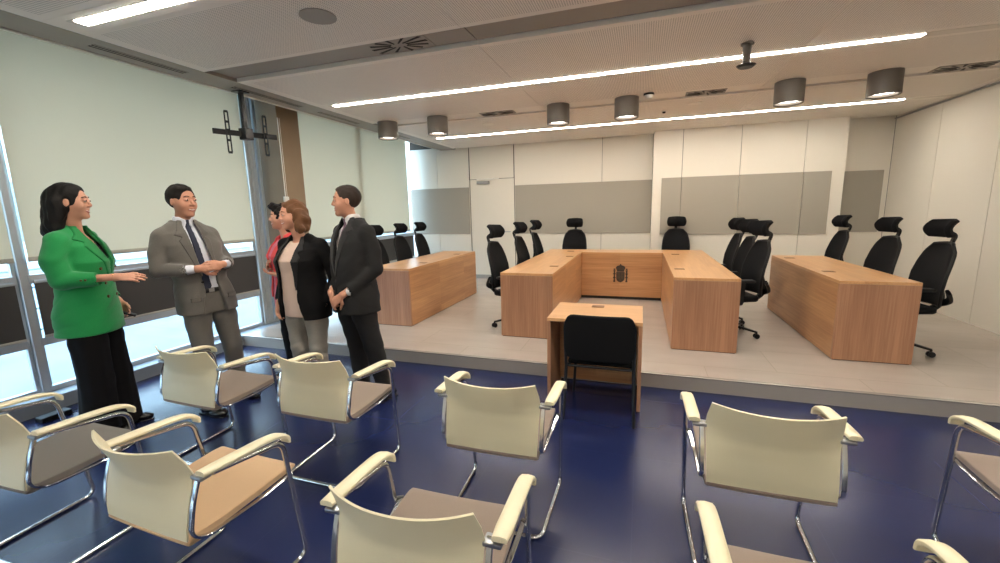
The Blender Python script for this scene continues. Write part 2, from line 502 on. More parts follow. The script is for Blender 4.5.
box(bm, -4.24, -4.22, Y0, YB, ZC, 3.55, 2)
box(bm, -5.3, -4.22, Y0, YB+.1, 3.55, 3.6, 2)
struct('ceiling', bm, [M['ceil'], M['ceil_plain'], M['channel'], M['dark_void']])

struct('trim_4', bx(-4.236, -4.219, Y0, YB, ZC-.012, ZC+.04), M['white'])
struct('trim_5', bx(XR-.022, XR+.002, Y0, YB, ZC-.03, ZC-.012), M['grey_plastic'])
# ------------------------------------------------------------------ window wall
XG = -5.0
struct('trim_3', bx(-5.12, -4.80, Y0, YB+.1, -0.05, 0.125), M['sill'], bevel=0.006)
MU = [-2.62, -0.27, 2.08, 4.43, 6.78, YB+.06]
for i, (a, b) in enumerate(zip(MU, MU[1:])):
    bm = bmesh.new()
    m0, m1 = a+0.035, b-0.035
    if i == 4: m1 = YB-.03
    for z0, z1, dx in ((0.125, 0.17, .03), (0.545, 0.615, .03), (1.10, 1.175, .03), (3.30, 3.36, .03)):
        box(bm, XG-.03, XG+dx, m0, m1, z0, z1)
    box(bm, XG-.02, XG+.02, m0-.008, m0+.02, .17, 3.3)
    if i == 3:      # aluminium casing between the mullion and the column
        for q0, q1, dx in ((.035, .085, .05), (.105, .135, .035), (.155, .20, .05)): box(bm, XG-.04, XG+dx, a+q0, a+q1, .125, 3.4)
    if i < 4: box(bm, XG-.02, XG+.02, m1-.02, m1+.008, .17, 3.3)
    wf = struct('window_%d' % (i+1), bm, M['alu'], bevel=0.004)
    for z0, z1 in ((.17, .545), (.615, 1.10), (1.175, 3.30)):
        obj('window_pane', bx(XG-.012, XG-.002, m0+.02, m1-.02, z0, z1), M['glass'], wf)
    mu = obj('mullion', bx(XG-.08, XG+.05, a-.026, a+.026, .125, 3.5), M['alu'], wf, bevel=0.004)
box_l = bx(-5.2, -5.0, Y0, YB+.1, 3.36, 3.6)
struct('wall_left', box_l, M['alu'])
# roller blinds
def roller(y0, y1, z, label):
    r = empty('roller_blind', (-4.93, (y0+y1)/2, z))
    tag(r, label, 'roller blind', 'pale roller blinds along the window wall')
    w = (y1-y0)/2
    def fab(u, v): return (0.0025*math.sin(v*5)*math.sin(u*9), -w+2*w*u, 0.02+(3.42-z)*v)
    obj('fabric', sheet(fab, 24, 16, 0.0015), M['blind'], r, smooth=True)
    bm = bmesh.new(); sweep(bm, [(0, -w, 0.0), (0, w, 0.0)], 0.010, 0.021, upv=(0, 0, 1))
    obj('bottom_bar', bm, M['blind_bar'], r, smooth=True)
    bm = bmesh.new(); sweep(bm, [(-.015, -w, 3.45-z), (-.015, w, 3.45-z)], 0.04, seg=16)
    obj('roller_tube', bm, M['white'], r, smooth=True)
    return r
roller(-2.55, -0.33, 1.31, 'pale grey roller blind at the near end of the window wall')
roller(-0.21, 2.035, 1.31, 'pale grey roller blind at the left edge, behind the near chairs')
roller(2.125, 4.36, 1.31, 'wide pale grey roller blind behind the woman in green and the man in grey')
roller(5.10, 8.44, 1.24, 'pale roller blind right of the brown column, above the left desk chairs')
def dark_screen(y0, y1, label):
    r = empty('low_screen', (-4.955, (y0+y1)/2, 0.62)); tag(r, label, 'window screen', 'charcoal screens across the lower window panes')
    w = (y1-y0)/2
    obj('fabric', sheet(lambda u, v: (0.002*math.sin(u*8), -w+2*w*u, 0.015+.475*v), 12, 4, 0.002), M['dark_blind'], r)
    bm = bmesh.new(); sweep(bm, [(0, -w, 0.008), (0, w, 0.008)], 0.008, 0.012, upv=(0, 0, 1)); obj('bottom_bar', bm, M['blind_bar'], r)
    bm = bmesh.new(); sweep(bm, [(0, -w, 0.495), (0, w, 0.495)], 0.012, 0.014, upv=(0, 0, 1)); obj('top_rail', bm, M['alu'], r)
dark_screen(-2.55, -0.33, 'charcoal low window screen at the near end of the window wall')
dark_screen(-0.21, 2.02, 'charcoal low window screen left of the woman in green')
dark_screen(2.14, 4.37, 'charcoal low window screen behind the woman in green and the man in grey')
dark_screen(5.1, 6.72, 'charcoal low window screen right of the brown column')
dark_screen(6.84, 8.6, 'charcoal low window screen behind the left desk chairs')
# column
bm = bx(-5.02, -4.63, 4.66, 5.04, 0.12, 3.55)
struct('pillar', bm, M['concrete'], bevel=0.006)
# blind chain on the column
r = empty('blind_chain', (-4.60, 4.64, 1.84)); tag(r, 'white hanging blind chain in front of the brown column', 'blind chain')
bm = bmesh.new(); sweep(bm, [(0, 0, 0.03), (0, 0, 1.06)], 0.006, seg=8); sweep(bm, [(0, .03, 0.03), (0, .03, 1.06)], 0.003, seg=6)
obj('chain', bm, M['white'], r)
bm = bmesh.new(); rbox(bm, -.015, .015, -.03, .05, -.05, .04, 0.008); obj('tensioner', bm, M['white'], r, smooth=True)

# outside: terrace, low wall, railing and neighbouring facade
g = struct('ground', bx(-60, -5.12, -40, 45, -0.5, -0.12), M['paving'])
def railing(x, y0, y1, label):
    r = empty('railing', (x, y0, -.12)); tag(r, label, 'railing')
    L = y1-y0
    bm = bmesh.new()
    for z in (0.25, .55, .85, 1.1): sweep(bm, [(0, 0, z), (0, L, z)], 0.02, seg=8)
    obj('rail', bm, M['rail'], r)
    for k in range(int(L/1.2)+1):
        bm = bmesh.new(); sweep(bm, [(0, k*1.2, 0), (0, k*1.2, 1.12)], 0.025, seg=8); obj('post', bm, M['rail'], r)
railing(-8.0, 1.5, 10.0, 'white metal railing on the terrace outside the windows')
def facade():
    r = empty('building', (-22, 4, -.12)); tag(r, 'pale neighbouring building seen through the lower windows', 'building')
    bm = bx(-3, 0, -10, 34, 0, 9)
    obj('wall', bm, M['outdoor_wall'], r)
    gm = mat('dim_outdoor_glass', srgb(110, 130, 140), 0.2)
    for k in range(9):
        bm = bx(-.02, .04, -8.5+k*4.4, -6+k*4.4, 1.0, 3.2); obj('window', bm, gm, r)
facade()

# ------------------------------------------------------------------ ceiling fittings
def strip_light(x0, x1, xe, y, label, w=0.066):
    xe = min(xe, XR-.005)
    r = empty('strip_light', ((x0+x1)/2, y, ZC)); tag(r, label, 'strip light', 'recessed linear ceiling lights')
    a, b = x0-(x0+x1)/2, x1-(x0+x1)/2
    obj('diffuser', bx(a, b, -w/2, w/2, -0.004, 0.02), M['strip'], r)
    bm = bmesh.new()
    h = .051 if w < .09 else .054
    e = xe-(x0+x1)/2
    box(bm, a-.06, e, -h, -w/2, -0.001, 0.05); box(bm, a-.06, e, w/2, h, -0.001, 0.05)
    box(bm, a-.06, a, -w/2, w/2, -0.001, 0.05)
    if e > b+.01: box(bm, b, e, -w/2, w/2, -0.001, 0.05)
    obj('housing', bm, M['light_box'], r)
strip_light(-3.66, 3.55, XR, -1.705, 'linear ceiling light at the back of the room behind the camera')
strip_light(-3.655, 3.55, XR, 2.08, 'near linear ceiling light, cut by the top edge of the picture', 0.078)
strip_light(-3.66, 2.12, XR, 4.61, 'long linear ceiling light above the stage edge', 0.066)
strip_light(-3.6, 3.24, XR, 7.305, 'far linear ceiling light near the back wall', 0.066)

def downlight(x, label):
    r = empty('ceiling_downlight', (x, 5.72, 2.715)); tag(r, label, 'downlight', 'cylindrical surface downlights')
    bm = bmesh.new(); n = 40
    prof = [(0.120, 0.05), (0.120, 0.01), (0.140, 0.0), (0.145, 0.004), (0.145, 0.236)]
    rings = [[bm.verts.new((q*math.cos(2*math.pi*i/n), q*math.sin(2*math.pi*i/n), z)) for i in range(n)] for q, z in prof]
    for A, B in zip(rings, rings[1:]):
        for i in range(n): bm.faces.new((A[i], A[(i+1) % n], B[(i+1) % n], B[i]))
    bm.faces.new(rings[-1])
    bmesh.ops.recalc_face_normals(bm, faces=bm.faces)
    obj('housing', bm, M['taupe_metal'], r, smooth=True)
    bm = cyl(bmesh.new(), (0, 0), 0.119, 0.034, 0.044, 40); obj('lens', bm, M['spot'], r)
for x, l in ((-3.62, 'leftmost cylindrical ceiling downlight, next to the pale blind'), (-2.80, 'second cylindrical ceiling downlight from the left'),
             (-1.07, 'third cylindrical ceiling downlight from the left, between the two ceiling vents'), (-0.22, 'fourth cylindrical ceiling downlight, left of the smoke detector'),
             (1.505, 'fifth cylindrical ceiling downlight, right of the hanging microphone'), (2.36, 'rightmost cylindrical ceiling downlight')):
    downlight(x, l)

def swirl(x, y, z, sx, sy, label):
    r = empty('ceiling_vent', (x, y, z)); tag(r, label, 'air vent', 'square ceiling air diffusers')
    obj('plate', bx(-sx, sx, -sy, sy, -0.006, 0.012), M['channel'], r, bevel=0.002)
    bm = bmesh.new()
    n = 12
    for k in range(n):
        a = 2*math.pi*k/n+0.2
        d = Vector((math.cos(a)*sx, math.sin(a)*sy, 0)); p = Vector((-math.sin(a), math.cos(a), 0))*0.013
        q0 = d*0.28; q1 = d*(0.95 if k % 2 else 1.12)
        q1.x = max(-sx*.92, min(sx*.92, q1.x)); q1.y = max(-sy*.92, min(sy*.92, q1.y))
        sk = Vector((-math.sin(a)*sx, math.cos(a)*sy, 0))*0.18
        vs = [q0-p*.5, q1-p+sk, q1+p+sk, q0+p*.5]
        lo = [bm.verts.new((v.x, v.y, -0.009)) for v in vs]; hi = [bm.verts.new((v.x, v.y, -0.005)) for v in vs]
        bm.faces.new(lo); bm.faces.new(hi[::-1])
        for i in range(4): bm.faces.new((lo[i], hi[i], hi[(i+1) % 4], lo[(i+1) % 4]))
    bmesh.ops.recalc_face_normals(bm, faces=bm.faces)
    obj('slots', bm, M['dark_void'], r)
swirl(-1.92, 3.28, ZC+.03, 0.27, 0.135, 'near square swirl ceiling vent above the middle of the room')
swirl(-1.95, 5.875, ZC+.013, 0.24, 0.10, 'narrow ceiling vent left of the third cylindrical downlight')
swirl(0.68, 5.875, ZC+.013, 0.22, 0.10, 'narrow ceiling vent left of the hanging microphone')
swirl(3.08, 5.89, ZC+.013, 0.24, 0.115, 'narrow ceiling vent at the right wall beyond the last downlight')

def slot_vent(y0, y1, label):
    r = empty('slot_vent', (-4.05, (y0+y1)/2, ZC)); tag(r, label, 'slot vent', 'linear slot vents in the ceiling strip beside the blinds')
    h = (y1-y0)/2
    bm = bmesh.new()
    for x in (-.045, -.008, .029): box(bm, x, x+.014, -h, h, -0.004, 0.002)
    obj('frame', bm, M['channel'], r)
    bm = bmesh.new(); box(bm, -.031, -.008, -h, h, -0.0015, 0.002); box(bm, .006, .029, -h, h, -0.0015, 0.002)
    obj('slot', bm, M['dark_void'], r)
slot_vent(2.34, 3.06, 'slot vent in the grey ceiling strip above the man in grey')
slot_vent(3.55, 4.48, 'slot vent in the ceiling strip just left of the brown column')
slot_vent(4.80, 5.62, 'slot vent in the ceiling strip above the middle blind')
slot_vent(6.15, 7.1, 'slot vent in the ceiling strip near the leftmost downlight')
slot_vent(0.5, 1.6, 'slot vent in the ceiling strip nearest the camera')

def disc(x, y, rr, label, z=ZC):
    o = obj('ceiling_speaker', cyl(bmesh.new(), (0, 0), rr, -0.006, 0.004, 32, rr*.97), M['ceil_plain'] if rr < .1 else M['channel']); o.location = (x, y, z)
    tag(o, label, 'ceiling speaker')
disc(-2.115, 2.576, 0.12, 'large round flush ceiling speaker near the top of the picture')
disc(-2.30, 6.46, 0.09, 'small round ceiling speaker beyond the second downlight')
disc(0.614, 6.35, 0.09, 'small round ceiling speaker right of the sensor')

r = empty('smoke_detector', (0.036, 5.60, ZC)); tag(r, 'white domed smoke detector right of the fourth downlight', 'smoke detector')
obj('base', cyl(bmesh.new(), (0, 0), 0.06, -0.022, 0, 28), M['black'], r)
obj('dome', cyl(bmesh.new(), (0, 0), 0.035, -0.055, -0.022, 28, 0.055), M['white'], r, smooth=True)
r = empty('ceiling_sensor', (0.251, 6.676, ZC)); tag(r, 'tiny round ceiling sensor in front of the far light', 'sensor')
obj('base', cyl(bmesh.new(), (0, 0), 0.045, -0.012, 0, 24), M['white'], r)
obj('eye', cyl(bmesh.new(), (0, 0), 0.018, -0.03, -0.012, 20, 0.025), M['black'], r)
r = empty('hanging_microphone', (0.79, 4.26, ZC)); tag(r, 'dark stub hanging from the ceiling with a flat round head', 'ceiling microphone')
obj('stem', cyl(bmesh.new(), (0, 0), 0.028, -0.15, 0, 24, 0.036), M['taupe_metal'], r, smooth=True)
obj('mount', cyl(bmesh.new(), (0, 0), 0.05, -0.012, 0, 28), M['taupe_metal'], r)
bm = bmesh.new(); cyl(bm, (0, 0), 0.055, -0.19, -0.172, 30, 0.075); cyl(bm, (0, 0), 0.075, -0.172, -0.155, 30, 0.035)
obj('head', bm, M['black_metal'], r, smooth=True)

# television bracket hanging by the window
r = empty('tv_bracket', (-4.13, 3.70, ZC)); tag(r, 'black empty television bracket hanging from the ceiling by the blind', 'tv bracket')
def loc(p): return Vector(p)-Vector((-4.13, 3.70, ZC))
obj('ceiling_plate', bx(-.06, .06, -.06, .06, -.012, 0), M['black_metal'], r)
bm = bmesh.new(); sweep(bm, [(0, 0, 0), (0, 0, -.50)], 0.024, 0.024, upv=(0, 1, 0)); obj('pole', bm, M['black_metal'], r)
A_, B_ = loc((-4.19, 3.37, 2.50)), loc((-3.96, 3.955, 2.50))
dirn = (B_-A_).normalized(); nrm = Vector((dirn.y, -dirn.x, 0))
bm = bmesh.new(); sweep(bm, [A_, B_], 0.012, 0.028, upv=(0, 0, 1)); obj('cross_bar', bm, M['black_metal'], r)
bm = bmesh.new(); c = (A_+B_)/2; rbox(bm, c.x-.05, c.x+.05, c.y-.05, c.y+.05, c.z-.06, c.z+.06, .008); obj('hinge_block', bm, M['black_metal'], r)
for t in (0.21, 0.80):
    p = A_.lerp(B_, t)+nrm*0.025
    bm = bmesh.new()
    h = 0.205
    for s in (-1, 1):
        q = p+dirn*s*0.016
        sweep(bm, [q+Vector((0, 0, -h)), q+Vector((0, 0, h))], 0.007, 0.004, upv=nrm)
    for z in (-h, -h*.4, .02, h*.5, h):
        sweep(bm, [p-dirn*.018+Vector((0, 0, z)), p+dirn*.018+Vector((0, 0, z))], 0.012, 0.004, upv=nrm)
    obj('mounting_rail', bm, M['black_metal'], r)

# small sensor bead dots on the upper edge of the right wall
# ------------------------------------------------------------------ desks on the stage
DT = ST+0.771
def grommet(parent, x, y, z):
    bm = bmesh.new(); rbox(bm, -.055, .055, -.04, .04, 0, .006, .003, 1)
    o = obj('cable_cap', bm, M['grommet'], parent); o.location = (x, y, z); return o
def side_desk(x0, x1, y0, y1, front, caps, label, grp):
    """long desk: end panels, one long front panel on the aisle side (front=+1 right, -1 left)"""
    cx = (x0+x1)/2
    r = empty('courtroom_desk', (cx, y0, ST)); tag(r, label, 'desk', grp)
    a, b, L, H, t = x0-cx, x1-cx, y1-y0, 0.771, 0.03
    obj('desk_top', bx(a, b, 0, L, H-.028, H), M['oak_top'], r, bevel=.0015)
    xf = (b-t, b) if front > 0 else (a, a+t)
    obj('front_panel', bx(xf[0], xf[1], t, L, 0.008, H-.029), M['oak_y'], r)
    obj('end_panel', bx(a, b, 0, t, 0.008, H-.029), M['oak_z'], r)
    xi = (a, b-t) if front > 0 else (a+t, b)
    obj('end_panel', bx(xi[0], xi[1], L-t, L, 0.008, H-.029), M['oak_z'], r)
    obj('plinth', bx(a+.01, b-.01, .01, L-.01, 0.0, 0.008), M['dark_void'], r)
    for (x, y) in caps: grommet(r, x-cx, y-y0, H-.002)
    return r
side_desk(-3.47, -2.85, 4.77, 7.12, 1, [(-2.98, 6.6), (-2.98, 5.4)], 'long oak desk on the left of the stage, near the windows', 'side desks facing the centre')
side_desk(1.775, 2.39, 4.69, 6.92, -1, [(1.90, 6.58), (1.90, 5.31)], 'long oak desk on the right of the stage', 'side desks facing the centre')
# central U-shaped bench: left wing, right wing and back desk carrying the emblem
side_desk(-1.56, -0.94, 4.665, 7.62, 1, [(-1.045, 5.31), (-1.03, 6.46), (-1.14, 7.25)], 'left wing of the central oak bench', 'wings of the central bench')
side_desk(0.335, 0.95, 4.64, 7.62, -1, [(0.5, 6.9), (0.435, 5.28)], 'right wing of the central oak bench', 'wings of the central bench')
r = empty('judges_bench', (-0.303, 7.10, ST)); tag(r, 'oak bench between the two wings, carrying the dark emblem', 'desk')
H = 0.771; hw = 0.635
obj('desk_top', bx(-hw, hw, -0.0, .52, H-.028, H), M['oak_topx_lit'], r)
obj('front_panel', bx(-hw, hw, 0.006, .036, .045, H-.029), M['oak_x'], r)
obj('plinth', bx(-hw, hw, 0.02, .5, 0, .045), M['dark_void'], r)
# emblem: crowned shield between two pillars (dark relief)
def poly_relief(bm, pts, y0, y1):
    A = [bm.verts.new((x, y0, z)) for x, z in pts]; B = [bm.verts.new((x, y1, z)) for x, z in pts]
    bm.faces.new(A); bm.faces.new(B[::-1]); n = len(pts)
    for i in range(n): bm.faces.new((A[i], B[i], B[(i+1) % n], A[(i+1) % n]))
bm = bmesh.new()
cx0, cz0 = 0.0, 0.40   # local centre
ya, yb = -0.006, 0.008
sh = [(-.066, .055), (.066, .055), (.066, -.05), (.055, -.085), (.03, -.105), (0, -.118), (-.03, -.105), (-.055, -.085), (-.066, -.05)]
poly_relief(bm, [(cx0+x, cz0+z) for x, z in sh], ya, yb)
cr = [(-.052, .060), (.052, .060), (.060, .085), (.074, .125), (.060, .150), (.035, .158), (.012, .166), (0.006, .186), (-.006, .186), (-.012, .166), (-.035, .158), (-.060, .150), (-.074, .125), (-.060, .085)]
poly_relief(bm, [(cx0+x, cz0+z) for x, z in cr], ya, yb)
for s in (-1, 1):
    for (x0, x1, z0, z1) in ((.086, .106, -.09, .07), (.080, .112, -.112, -.09), (.080, .112, .07, .082), (.084, .108, .088, .108), (.074, .118, .015, .03), (.074, .118, -.045, -.03)):
        xs = sorted((s*x0, s*x1))
        box(bm, xs[0], xs[1], ya, yb, cz0+z0, cz0+z1)
bmesh.ops.recalc_face_normals(bm, faces=bm.faces)
em = obj('emblem', bm, M['emblem'], r); em['label'] = 'dark coat of arms with crown, shield and two pillars'
bm = bmesh.new()
for x0, x1, z0, z1 in ((-.05, -.006, .004, .042), (.006, .05, .004, .042), (-.05, -.006, -.055, -.008), (.006, .05, -.055, -.008)):
    box(bm, x0, x1, -0.0085, 0, cz0+z0, cz0+z1)
poly_relief(bm, [(x, cz0+z) for x, z in ((-.014, -.065), (.014, -.065), (.010, -.09), (0, -.1), (-.010, -.09))], -.0085, 0)
for k in range(-2, 3): poly_relief(bm, [(k*.024-.008, cz0+.092), (k*.024+.008, cz0+.092), (k*.026+.004, cz0+.14-abs(k)*.006), (k*.026-.004, cz0+.14-abs(k)*.006)], -.0085, 0)
bmesh.ops.recalc_face_normals(bm, faces=bm.faces)
obj('emblem_relief', bm, mat('worn_bronze_relief', srgb(76, 58, 40), 0.5), em)

# small witness table
r = empty('witness_table', (-0.345, 3.36, 0)); tag(r, 'small oak table in front of the stage with the black chair', 'table')
HT = 0.739; hw = 0.378; D = 0.51
obj('table_top', bx(-hw, hw, 0, D+.10, HT-.028, HT), M['oak_topx_lit'], r, bevel=.0015)
for s in (-1, 1):
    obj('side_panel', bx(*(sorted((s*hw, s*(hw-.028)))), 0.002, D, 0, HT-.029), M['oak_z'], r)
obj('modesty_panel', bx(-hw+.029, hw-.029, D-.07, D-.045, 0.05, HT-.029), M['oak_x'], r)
grommet(r, -0.01, .50, HT-.002)

# ------------------------------------------------------------------ audience chairs (cantilever, cream shell and arms)
def make_audience_chair():
    r = empty('audience_chair')
    # chrome cantilever tube: rear cross bar, two runners, front uprights, arm rails
    tb = 0.011
    bm = bmesh.new()
    def side(s):
        return [(s*.255, -.29, tb), (s*.270, .190, tb), (s*.290, .108, .645), (s*.290, -.20, .690)]
    L_ = side(-1)[::-1]; R_ = side(1)
    pts = L_[:-1] + [(-.255, -.29, tb), (.255, -.29, tb)] + R_[1:]
    sweep(bm, rounded(pts, .055, 6), tb, seg=12)
    obj('cantilever_frame', bm, M['chrome'], r, smooth=True)
    # side rails: flat bar from the arm end down the back and forward under the seat
    for s in (-1, 1):
        bm = bmesh.new()
        p = [(s*.258, -.225, .70), (s*.258, -.262, .60), (s*.255, -.285, .475), (s*.25, -.225, .432), (s*.25, .0, .425), (s*.264, .158, .452)]
        sweep(bm, rounded(p, .05, 5), 0.0065, 0.010, seg=10, upv=(1, 0, 0))
        obj('side_rail', bm, M['chrome'], r, smooth=True)
        bm = bmesh.new()
        rbox(bm, *(sorted((s*.240, s*.298))), -.250, -.205, .682, .698, .005, 2)
        obj('arm_bracket', bm, M['steel'], r, smooth=True)
        bm = bmesh.new(); sweep(bm, [(s*.255, .158, .452), (s*.283, .138, .455)], 0.009, seg=8)
        obj('rail_joint', bm, M['black_metal'], r, smooth=True)
        # arm pad, wide and thin, hooked down at the front
        path = spline([(s*.291, -.245, .712), (s*.292, -.10, .704), (s*.292, .02, .696), (s*.292, .085, .684), (s*.291, .124, .660), (s*.29, .130, .634)], 6)
        bm = bmesh.new()
        n = len(path)
        rings = []
        for i, q in enumerate(path):
            t = (path[min(i+1, n-1)]-path[max(i-1, 0)]).normalized()
            u = Vector((1, 0, 0)).cross(t).normalized()
            wd = 0.027*(1.0 if i > 1 else (0.86+.07*i)); th = 0.0085*(1 if i < n-3 else .75)
            ring = []
            for a, b in ((-1, -.55), (-.9, -1), (.9, -1), (1, -.55), (1, .3), (.8, .95), (0, 1.25), (-.8, .95), (-1, .3)):
                ring.append(bm.verts.new(q+Vector((a*wd, 0, 0))+u*b*th))
            rings.append(ring)
        for A, B in zip(rings, rings[1:]):
            m = len(A)
            for j in range(m): bm.faces.new((A[j], A[(j+1) % m], B[(j+1) % m], B[j]))
        bm.faces.new(rings[0]); bm.faces.new(rings[-1][::-1])
        bmesh.ops.recalc_face_normals(bm, faces=bm.faces)
        obj('armrest', bm, M['cream'], r, smooth=True)
    # back shell: kinked profile, concave towards the sitter, flared top corners
    prof_v = [0, .12, .35, .55, .68, .82, 1.0]
    yc = [-.290, -.288, -.280, -.283, -.300, -.322, -.348]
    ys = [-.286, -.284, -.268, -.246, -.238, -.256, -.288]
    wz = [.236, .238, .240, .243, .246, .243, .233]
    def shell(u, v):
        x = (u-.5)*2
        c, e, wd = np.interp(v, prof_v, yc), np.interp(v, prof_v, ys), np.interp(v, prof_v, wz)
        z = .452 + .355*v + .010*v*x*x
        y = c + (e-c)*abs(x)**2.2
        return (x*wd, y, z)
    obj('back_shell', sheet(shell, 24, 22, .007), M['cream'], r, smooth=True)
    # seat: padded sling, rolled at the back, soft waterfall front
    prof = [(-.276, .458), (-.294, .447), (-.290, .432), (-.268, .427), (-.12, .433), (.05, .438), (.15, .448), (.196, .448), (.214, .457), (.208, .471), (.180, .479), (.05, .468), (-.12, .462), (-.24, .464), (-.262, .470)]
    bm = bmesh.new()
    xs = [(-.243, .90), (-.238, .97), (-.225, 1.0), (-.12, 1.0), (0, 1.0), (.12, 1.0), (.225, 1.0), (.238, .97), (.243, .90)]
    rings = []
    cy_, cz_ = -.03, .449
    for x, k in xs:
        dip = -.006*(1-(x/.243)**2)
        rings.append([bm.verts.new((x, cy_+(y-cy_)*(1-(1-k)*.15), cz_+(z-cz_)*k+dip)) for y, z in prof])
    m = len(prof)
    for A, B in zip(rings, rings[1:]):
        for j in range(m): bm.faces.new((A[j], A[(j+1) % m], B[(j+1) % m], B[j]))
    bm.faces.new(rings[0]); bm.faces.new(rings[-1][::-1])
    bmesh.ops.recalc_face_normals(bm, faces=bm.faces)
    so = obj('seat', bm, M['seat_brown'], r, smooth=True)
    sb = so.modifiers.new('sub', 'SUBSURF'); sb.levels = 1; sb.render_levels = 1
    bm = bmesh.new()
    sweep(bm, [(-.25, .03, .415), (.25, .03, .415)], 0.009, seg=10)
    obj('seat_crossbar', bm, M['chrome'], r, smooth=True)
    return r

AC = make_audience_chair()
aud = [  # x, y, rot(deg), seat colour, label
    (-2.731, 2.072, -1.3, 'seat_brown', 'audience chair in front of the man in the grey suit'),
    (-1.820, 2.153, -0.2, 'seat_brown', 'audience chair in front of the man in the dark suit'),
    (-0.686, 2.104, 0.8, 'seat_brown', 'audience chair just left of the small oak table'),
    (0.536, 2.134, -0.1, 'seat_brown', 'audience chair in the front row right of the small oak table, seen from behind'),
    (1.66, 2.190, 0.5, 'seat_brown', 'audience chair cut by the right edge, front row'),
    (-2.796, 1.218, 1.3, 'seat_grey', 'audience chair at the left edge, nearest the woman in green, dark grey seat'),
    (-1.774, 1.229, -2.1, 'seat_tan', 'tan-seated audience chair in the second row, left of centre'),
    (-0.652, 1.230, 1.6, 'seat_brown', 'audience chair cut by the bottom edge, centre of the second row'),
    (0.515, 1.265, 0.4, 'seat_brown', 'audience chair of which only the two arms and seat front show at the bottom right'),
]
for i, (x, y, a, sm, lb) in enumerate(aud):
    c = AC if i == 0 else copy_tree(AC)
    c.location = (x, y, 0); c.rotation_euler = (0, 0, math.radians(a))
    tag(c, lb, 'chair', 'cream cantilever audience chairs')
    if sm != 'seat_brown':
        for ch in COL.objects:
            if ch.parent is c and ch.name.split('.')[0] == 'seat':
                ch.data = ch.data.copy(); ch.data.materials.clear(); ch.data.materials.append(M[sm])

